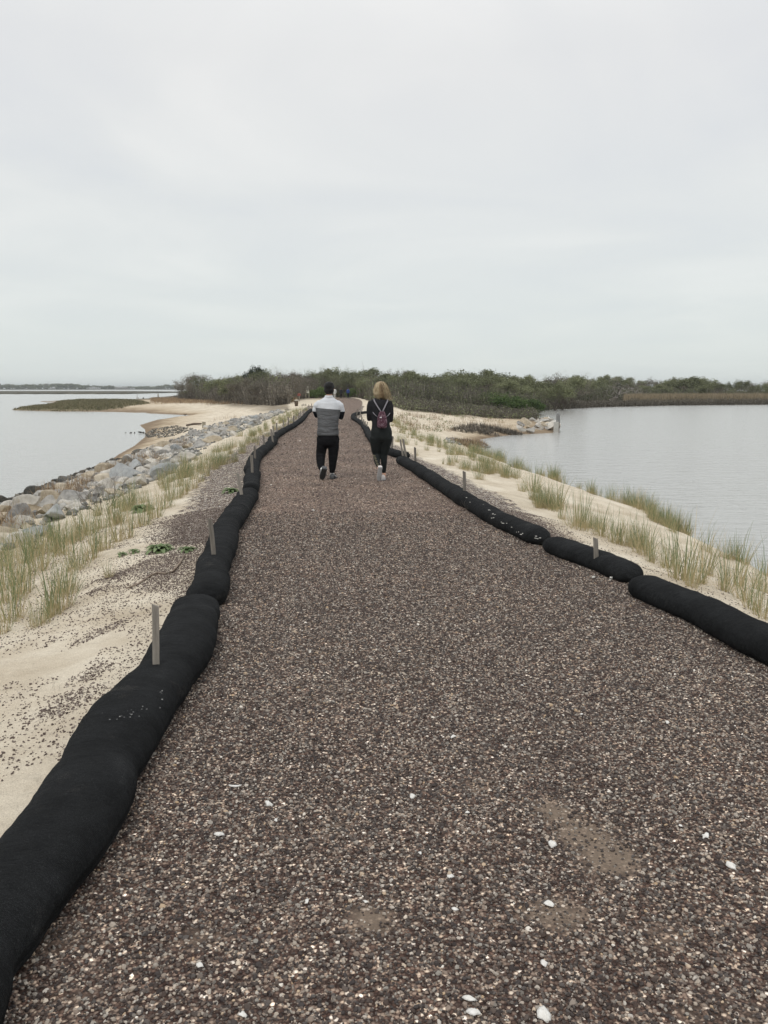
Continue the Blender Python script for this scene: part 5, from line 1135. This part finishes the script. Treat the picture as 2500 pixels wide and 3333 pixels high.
def shoe(root, heel, toe, up, upper_m, sole_m, s=1.0, wd=.05, accent=None):
    """heel and toe are the ends of the sole; up points from the sole to the ankle"""
    heel, toe, up = Vector(heel), Vector(toe), Vector(up); d = (toe - heel); Ln = d.length; d.normalize(); up = (up - d * up.dot(d)).normalized(); sd_ = d.cross(up)
    mb = MB(); fs_ = [(0, .8, .05, .9), (.03, 1, .09, .95), (.18, .92, .085, 1), (.35, .85, .075, .9), (.55, 1.0, .055, 1), (.8, 1.0, .042, 1), (.95, .75, .034, .8), (1.0, .35, .026, .5)]
    pts = [heel + d * Ln * f + up * (.018 + h_ * .5) for f, w_, h_, _ in fs_]; rr = [(wd * w_ * .93 * s, h_ * .5) for f, w_, h_, _ in fs_]
    mb.tube(pts, rr, 14, flat=(sd_, up)); o = link('shoe', fuse(mb, 'shoe', .007, 3), upper_m, root)
    mb = MB(); pts = [heel + d * (Ln * f) + up * .012 for f, *_ in fs_]; rr = [(wd * w_ * 1.0 * s, .014) for f, w_, *_ in fs_]; mb.tube(pts, rr, 14, flat=(sd_, up)); mb.build('sole', sole_m, o)
    if accent:
        mb = MB()
        for e in (-1, 1): mb.tube([heel + d * Ln * .12 + up * .07 + sd_ * e * wd * .98, heel + d * Ln * .35 + up * .045 + sd_ * e * wd * .95, heel + d * Ln * .62 + up * .03 + sd_ * e * wd * 1.02], [.005, .009, .005], 6)
        mb.build('stripe', accent, o)
    return o
def person(loc, torso, legs, arms, headc, label, mats, hair, shoes, rz=0, s=1.0, vox=.012, hands=True, group=None, hs=1.0):
    root = empty('person', loc, rz); root.scale = (s, s, s); tag(root, label, 'person', group)
    b = MB(); q, Rm = head(b, headc, hs)
    b.tube([Vector(headc) + Vector((0, -.015, -.04)), Vector(headc) + Vector((0, -.02, -.13)), (headc[0] * .6, 0, torso[-1][0] - .02)], [(.052, .055), (.054, .056), (.075, .065)], 14, flat=XY)
    b.tube([(t[3] if len(t) > 3 else 0, 0, t[0]) for t in torso], [(t[1] - .022, t[2] - .02) for t in torso], 20, flat=XY)
    for lg in legs: b.tube([p[:3] for p in lg], [p[3] - .012 for p in lg], 14)
    for ar in arms:
        b.tube([p[:3] for p in ar], [p[3] - .010 for p in ar], 12)
        if hands:
            w_ = Vector(ar[-1][:3]); d = w_ - Vector(ar[-2][:3]); hand(b, w_, d, (0, .15, 1))
    for lg in legs:   # feet inside the shoes
        a = Vector(lg[-1][:3]); 
    body = link('body', fuse(b, 'body', min(vox, .009) if hands else vox, 2), mats['skin'], root)
    if hands: eyes(q, root)
    t = MB(); t.tube([(p[3] if len(p) > 3 else 0, 0, p[0]) for p in torso], [(p[1], p[2]) for p in torso], 28, flat=XY)
    for ar in arms: t.tube([p[:3] for p in ar], [p[3] for p in ar], 14)
    link(mats.get('topname', 'sweater'), fuse(t, 'top', vox, 5), mats['top'], root)
    t = MB(); lo = torso[0]; t.tube([(lo[3] if len(lo) > 3 else 0, 0, lo[0] + .06), (lo[3] if len(lo) > 3 else 0, 0, lo[0] - .03), (lo[3] if len(lo) > 3 else 0, 0, lo[0] - .12), (lo[3] if len(lo) > 3 else 0, 0, lo[0] - .19)], mats['hips'], 26, flat=XY)
    for lg in legs: t.tube([p[:3] for p in lg], [p[3] for p in lg], 16)
    link(mats.get('legname', 'trousers'), fuse(t, 'legs', vox, 4), mats['legs'], root)
    if hair: hair(root, headc)
    for sh in shoes: shoe(root, *sh)
    return root
# the man
def short_hair(root, c):
    c = Vector(c); mb = MB(); mb.ball(c + Vector((0, -.02, .042)), (.094, .104, .092), 22, 14); mb.ball(c + Vector((0, -.045, -.02)), (.089, .072, .08), 20, 12); mb.tube([c + Vector((0, -.06, -.04)), c + Vector((0, -.062, -.088))], [(.068, .04), (.055, .022)], 16, flat=XY)
    rr = random.Random(3)
    for _ in range(60):
        a = rr.uniform(0, 6.28); e = rr.uniform(.1, 1.3); d = Vector((math.cos(a) * math.cos(e), math.sin(a) * math.cos(e), math.sin(e))); p = c + Vector((0, -.02, .042)) + Vector((d.x * .083, d.y * .096, d.z * .084)); mb.tube([p, p + d * .008 + Vector((.012, -.008, .002))], [.006, .003], 5)
    link('hair', fuse(mb, 'hair', .007, 2), M_hairdark, root)
M_man_sw = sweater_material(); M_shoeu = plain('grey_shoe_mesh', (.10, .105, .11), .7, .35, 60); M_shoes = plain('dark_rubber', (.035, .037, .04), .6, .3, 40); M_shoeacc = plain('light_shoe_trim', (.45, .47, .48), .5, .1)
MX, MY = P(1071, 1563); 
man = person((MX, MY, .012),
    [(.805, .202, .142, -.012), (.86, .198, .140, -.012), (.95, .186, .138, -.01), (1.08, .192, .136, -.005), (1.20, .205, .138, 0), (1.30, .212, .138, .005), (1.38, .20, .125, .005), (1.43, .155, .105, .005), (1.465, .10, .088, .008), (1.485, .076, .08, .01)],
    [[(-.104, 0, .72, .100), (-.120, .02, .62, .102), (-.146, .045, .47, .090), (-.148, -.02, .38, .084), (-.135, -.12, .27, .068), (-.113, -.19, .205, .050)],
     [(.084, 0, .72, .100), (.088, .02, .62, .102), (.078, .05, .46, .090), (.070, .05, .36, .080), (.060, .06, .2, .062), (.055, .07, .115, .048)]],
    [[(-.140, 0, 1.375, .070), (-.202, .01, 1.33, .070), (-.232, .04, 1.24, .062), (-.218, .10, 1.155, .052), (-.14, .19, 1.18, .050), (.0, .235, 1.22, .042)],
     [(.148, 0, 1.375, .070), (.210, .01, 1.33, .070), (.238, .04, 1.22, .062), (.222, .10, 1.125, .052), (.14, .21, 1.16, .050), (.02, .27, 1.19, .042)]],
    (.018, .012, 1.625), 'dark haired man walking away in a white and grey sweater, arms folded', dict(skin=M_skin, top=M_man_sw, legs=M_blackcloth, hips=[(.18, .13), (.190, .136), (.192, .138), (.175, .115)]), short_hair,
    [((-.060, -.275, .215), (-.122, -.135, .012), (-.05, .8, .55), M_shoeu, M_shoes, 1.0, .053, M_shoeacc), ((.055, .02, .0), (.085, .29, .0), (0, 0, 1), M_shoeu, M_shoes, 1.0, .052, M_shoeacc)])
mb = MB(); mb.tube([(.010, 0, 1.465), (.012, 0, 1.49), (.014, 0, 1.515)], [(.090, .088), (.076, .078), (.070, .072)], 24, flat=XY, cap=False)
cl_ = link('collar', mb.mesh('collar'), plain('collar_knit', (.60, .62, .64), .9, .06, 60, .3), man); m_ = cl_.modifiers.new('t', 'SOLIDIFY'); m_.thickness = .01
mb = MB(); mb.tube([(-.012, 0, .80), (-.012, 0, .845)], [(.197, .142), (.196, .141)], 30, flat=XY, cap=False); cl_ = link('hem', mb.mesh('hem'), plain('hem_knit', (.10, .104, .108), .9, .15, 80, .3), man); m_ = cl_.modifiers.new('t', 'SOLIDIFY'); m_.thickness = .01
for sx in (-1, 1):
    mb = MB(); mb.tube([(sx * .180 - .01, .0, .79), (sx * .188 - .01, -.01, .73), (sx * .186 - .01, -.01, .66)], [.012, .02, .01], 8); mb.build('pocket', M_blackcloth, man)
mb = MB(); mb.tube([(-.108, -.20, .225), (-.085, -.225, .19)], [.038, .036], 12); mb.build('sock', plain('white_sock', (.65, .65, .63)), man)
mb = MB(); mb.tube([(.055, .07, .13), (.055, .075, .07)], [.036, .036], 12); mb.build('sock', plain('white_sock', (.65, .65, .63)), man)
# the woman
M_blond = blade_material('blond_hair', [(0, (.10, .068, .04)), (.35, (.25, .175, .10)), (.7, (.42, .33, .20)), (1, (.62, .54, .38))], .5, .1)
def long_hair(root, c):
    c = Vector(c); mb = MB(); rr = random.Random(7)
    lv = [(1.762, .015, .03, .0), (1.75, .045, .06, -.002), (1.73, .068, .088, -.006), (1.69, .092, .108, -.010), (1.63, .112, .110, -.012), (1.57, .120, .105, -.010), (1.52, .116, .095, -.006), (1.485, .098, .08, -.002)]
    mb.tube([(l[3], -.01, l[0]) for l in lv], [(l[1], l[2]) for l in lv], 26, flat=XY); base = fuse(mb, 'hair', .009, 2)
    # tint by angle: darker down the parting at the back
    o = link('hair', base, M_blond, root); n_ = len(base.vertices); co_ = np.zeros(n_ * 3, np.float32); base.vertices.foreach_get('co', co_); co_ = co_.reshape(-1, 3)
    tn = np.clip(.62 + .3 * np.sin(co_[:, 0] * 95 + 3 * np.sin(co_[:, 2] * 18)) * .5 - .42 * np.exp(-((co_[:, 0] - .03) / .035) ** 2) * (co_[:, 1] < 0), 0, 1).astype(np.float32)
    a = base.attributes.get('tint') or base.attributes.new('tint', 'FLOAT', 'POINT'); a.data.foreach_set('value', tn)
    st = MB()
    for k in range(420):
        a = rr.uniform(0, 6.28); i0 = rr.randint(1, 5); pts = []
        wind = rr.uniform(0, 1) ** 3 * (1 if math.cos(a) > .2 else .15)
        for j in range(i0, 8):
            z, rx, ry, ox = lv[j]; k2 = 1.0 + rr.uniform(.0, .05); pts.append(Vector((ox + rx * k2 * math.cos(a) + wind * .018 * (j - i0), -.01 + ry * k2 * math.sin(a), z + rr.uniform(-.004, .004))))
            a += rr.uniform(-.09, .09)
        e = pts[-1]; dz = rr.uniform(.0, .04) * (.3 if abs(math.cos(a)) < .3 else 1); pts.append(e + Vector((math.cos(a) * -.008 + wind * .05, 0, -.012 - dz)))
        if wind > .45: pts.append(pts[-1] + Vector((wind * .035, 0, -.03)))
        m_ = len(pts); t_ = min(1, max(0, .7 + rr.uniform(-.3, .3) - .5 * math.exp(-((pts[len(pts) // 2].x - .03) / .04) ** 2) * (math.sin(a) < 0)))
        st.tube(pts, [.0045 * (1 - .75 * i / (m_ - 1)) for i in range(m_)], 4, t=t_)
    st.build('hair_strands', M_blond, o)
WX, WY = P(1240, 1567)
M_wtop = noisecol('black_jersey', [(.3, (.0095, .0095, .0115)), (.7, (.016, .016, .019))], 10, 4, .85, .6, 7, stretch=(1, 1, 1.6))
M_wsh = plain('white_canvas', (.70, .66, .64), .7, .06, 40); M_wsole = plain('grey_rubber', (.36, .36, .36), .7, .12, 30)
wom = person((WX, WY, .012),
    [(.90, .178, .125, .008), (1.0, .160, .112, .0), (1.08, .158, .11, -.003), (1.20, .172, .115, -.008), (1.30, .185, .118, -.012), (1.38, .19, .112, -.014), (1.43, .165, .095, -.015), (1.46, .105, .08, -.012), (1.49, .062, .068, -.01)],
    [[(-.078, 0, .78, .125), (-.088, .02, .66, .106), (-.090, .04, .54, .082), (-.080, .05, .46, .066), (-.072, -.03, .37, .060), (-.052, -.13, .29, .040), (-.035, -.17, .255, .034)],
     [(.092, 0, .78, .122), (.085, .02, .66, .100), (.070, .04, .54, .078), (.055, .05, .46, .062), (.053, .05, .34, .058), (.054, .07, .2, .042), (.055, .08, .13, .034)]],
    [[(-.165, 0, 1.405, .062), (-.195, -.005, 1.32, .058), (-.205, .0, 1.2, .052), (-.208, .03, 1.10, .046), (-.13, .17, 1.12, .040), (-.02, .21, 1.16, .033)],
     [(.135, 0, 1.405, .062), (.165, -.005, 1.32, .058), (.178, .0, 1.2, .052), (.178, .03, 1.08, .046), (.11, .18, 1.11, .040), (.0, .23, 1.14, .033)]],
    (-.012, .02, 1.635), 'blonde woman walking away dressed all in black', dict(skin=M_skin, top=M_wtop, legs=M_legg, topname='top', legname='leggings', hips=[(.17, .118), (.192, .14), (.190, .145), (.15, .12)]), long_hair,
    [((-.012, -.255, .262), (-.036, -.155, .010), (0, .9, .35), M_wsh, M_wsole, .9, .048, None), ((.040, .03, 0), (.055, .26, 0), (0, 0, 1), M_wsh, M_wsole, .9, .046, None)])
mb = MB(); mb.tube([(-.035, -.17, .262), (-.022, -.195, .225)], [.034, .034], 12); mb.tube([(.055, .08, .15), (.052, .075, .05)], [.032, .034], 12); mb.build('ankles', M_skin, wom)
# pale lettering down the left calf
M_lett = plain('faded_gold_print', (.30, .27, .18), .6, .1)
def lettering(root):
    mb = MB(); rr = random.Random(2)
    for k in range(7):
        z = .46 - k * .027; cx_ = -.118 + k * .0115; yy = -.005 - k * .024 - .036
        mb.box((cx_, yy, z), (.044 - .003 * (k % 3), .004, .006), Matrix.Rotation(.35, 3, 'Y')); mb.box((cx_ - .014, yy, z - .008), (.006, .004, .014)); 
        if k % 2: mb.box((cx_ + .013, yy, z - .008), (.006, .004, .014))
    mb.build('calf_print', M_lett, root, False)
lettering(wom)
# her little backpack (a thing of its own)
M_bag = noisecol('maroon_patterned_cloth', [(.3, (.02, .012, .018)), (.45, (.07, .02, .035)), (.55, (.13, .07, .09)), (.66, (.28, .22, .25))], 38, 5, .7, .4, 60)
M_strap = plain('grey_webbing', (.22, .21, .23), .8, .15, 90)
bp_ = empty('backpack', (WX, WY, .012)); tag(bp_, 'small maroon patterned backpack with grey straps on the woman in black', 'backpack')
bx = .018
mb = MB(); lv = [(.945, .045, .028), (.955, .075, .04), (.99, .088, .048), (1.06, .090, .050), (1.13, .082, .046), (1.19, .064, .038), (1.225, .05, .03), (1.24, .04, .022)]
mb.tube([(bx + .004, -.158, l[0]) for l in lv], [(l[1], l[2]) for l in lv], 20, flat=XY); link('bag_body', fuse(mb, 'bag', .006, 3), M_bag, bp_)
mb = MB(); lv = [(.965, .05, .02), (.98, .062, .026), (1.03, .066, .028), (1.075, .060, .025), (1.09, .045, .018)]; mb.tube([(bx + .004, -.197, l[0]) for l in lv], [(l[1], l[2]) for l in lv], 16, flat=XY); link('front_pocket', fuse(mb, 'pocket', .006, 2), M_bag, bp_)
mb = MB(); mb.box((bx - .02, -.207, 1.135), (.034, .004, .014)); mb.build('buckle', plain('white_metal', (.8, .8, .8), .3, .02), bp_, False)
for pts in ([(-.118, -.03, 1.458), (-.115, -.095, 1.42), (-.075, -.128, 1.35), (-.02, -.135, 1.265), (.0, -.15, 1.238)], [(.118, -.03, 1.458), (.118, -.09, 1.42), (.085, -.128, 1.35), (.045, -.135, 1.265), (.03, -.15, 1.238)],
            [(-.145, -.06, 1.235), (-.125, -.10, 1.20), (-.09, -.125, 1.165), (-.06, -.14, 1.145)], [(.16, -.06, 1.21), (.145, -.10, 1.185), (.115, -.125, 1.155), (.085, -.14, 1.14)]):
    mb = MB(); w_ = .013 if pts[0][2] > 1.4 else .008; mb.tube(pts, [(w_, .004)] * len(pts), 8, flat=((1, 0, 0), (0, 1, 0))); mb.build('strap', M_strap, bp_)
# three walkers far ahead
def far_person(px, py, topc, legc, hairc, label, stride=.12, hood=False):
    x, y = P(px, py); T = plain('far_top_%d' % px, topc, .9, .1); Lm = plain('far_legs_%d' % px, legc, .9, .1); Hm = plain('far_hair_%d' % px, hairc, .8, .1)
    def hh(root, c): mb = MB(); mb.ball(Vector(c) + Vector((0, -.015, .03)), (.088, .105, .10), 14, 10); mb.build('hair', Hm, root)
    return person((x, y, .01), [(.84, .18, .13), (1.0, .175, .13), (1.2, .2, .135), (1.38, .2, .12), (1.44, .14, .1), (1.5, .07, .07)],
        [[(-.09, 0, .76, .105), (-.1, .05, .46, .075), (-.1, -stride, .1, .055)], [(.09, 0, .76, .105), (.09, .08, .46, .075), (.09, stride, .1, .055)]],
        [[(-.18, 0, 1.4, .065), (-.25, .0, 1.12, .052), (-.25, .08, .86, .042)], [(.18, 0, 1.4, .065), (.25, .0, 1.12, .052), (.25, .05, .86, .042)]],
        (0, .01, 1.63), label, dict(skin=M_skin, top=T, legs=Lm, topname='jacket', hips=[(.17, .125), (.19, .135), (.19, .13), (.15, .11)]), hh,
        [((-.1, -stride - .08, .0), (-.1, -stride + .17, .0), (0, 0, 1), Lm, Lm, 1, .05, None), ((.09, stride - .08, 0), (.09, stride + .17, 0), (0, 0, 1), Lm, Lm, 1, .05, None)], vox=.022, hands=False)
far_person(1090, 1297, (.55, .57, .55), (.55, .55, .52), (.08, .07, .06), 'distant walker in pale clothes, partly hidden behind the man\'s head', .2)
far_person(1110, 1297, (.03, .032, .036), (.03, .025, .025), (.03, .03, .03), 'distant walker in a black jacket on the path')
far_person(1133, 1297, (.04, .07, .22), (.02, .022, .03), (.03, .04, .09), 'distant walker in a blue jacket on the path', .28)

# ------------------------------------------------------------------ air
hm = bpy.data.materials.new('haze'); hm.use_nodes = True; hm.node_tree.nodes.clear(); ho = hm.node_tree.nodes.new('ShaderNodeOutputMaterial'); hv = hm.node_tree.nodes.new('ShaderNodeVolumePrincipled')
hv.inputs['Density'].default_value = .00016; hv.inputs['Color'].default_value = (.90, .95, .97, 1); hv.inputs['Anisotropy'].default_value = .2; hm.node_tree.links.new(hv.outputs[0], ho.inputs['Volume'])
mb = MB(); mb.box((0, 4300, 14), (12400, 9600, 36)); hz_ = mb.build('haze', hm, None, False); tag(hz_, kind='stuff')

# ------------------------------------------------------------------ labels that single each thing out
ords = ['second', 'third', 'fourth', 'fifth', 'sixth', 'seventh', 'eighth', 'ninth', 'tenth', 'eleventh', 'twelfth', 'thirteenth', 'fourteenth', 'fifteenth']
by = {}
for o in COL.objects:
    if o.parent is None and 'label' in o and o.get('kind') is None: by.setdefault(o['label'], []).append(o)
for lb_, os_ in by.items():
    if len(os_) < 2: continue
    tr = os_[0]['category'] in ('tree', 'bush') or 'outfall' in lb_
    os_.sort(key=lambda o: o.location.x / max(o.location.y, 1) if tr else o.location.y)
    for k_, o in enumerate(os_):
        pre = ('leftmost' if k_ == 0 else ords[k_ - 1] + ' from left') if tr else ('nearest' if k_ == 0 else ords[k_ - 1] + ' nearest')
        o['label'] = pre + ' ' + lb_
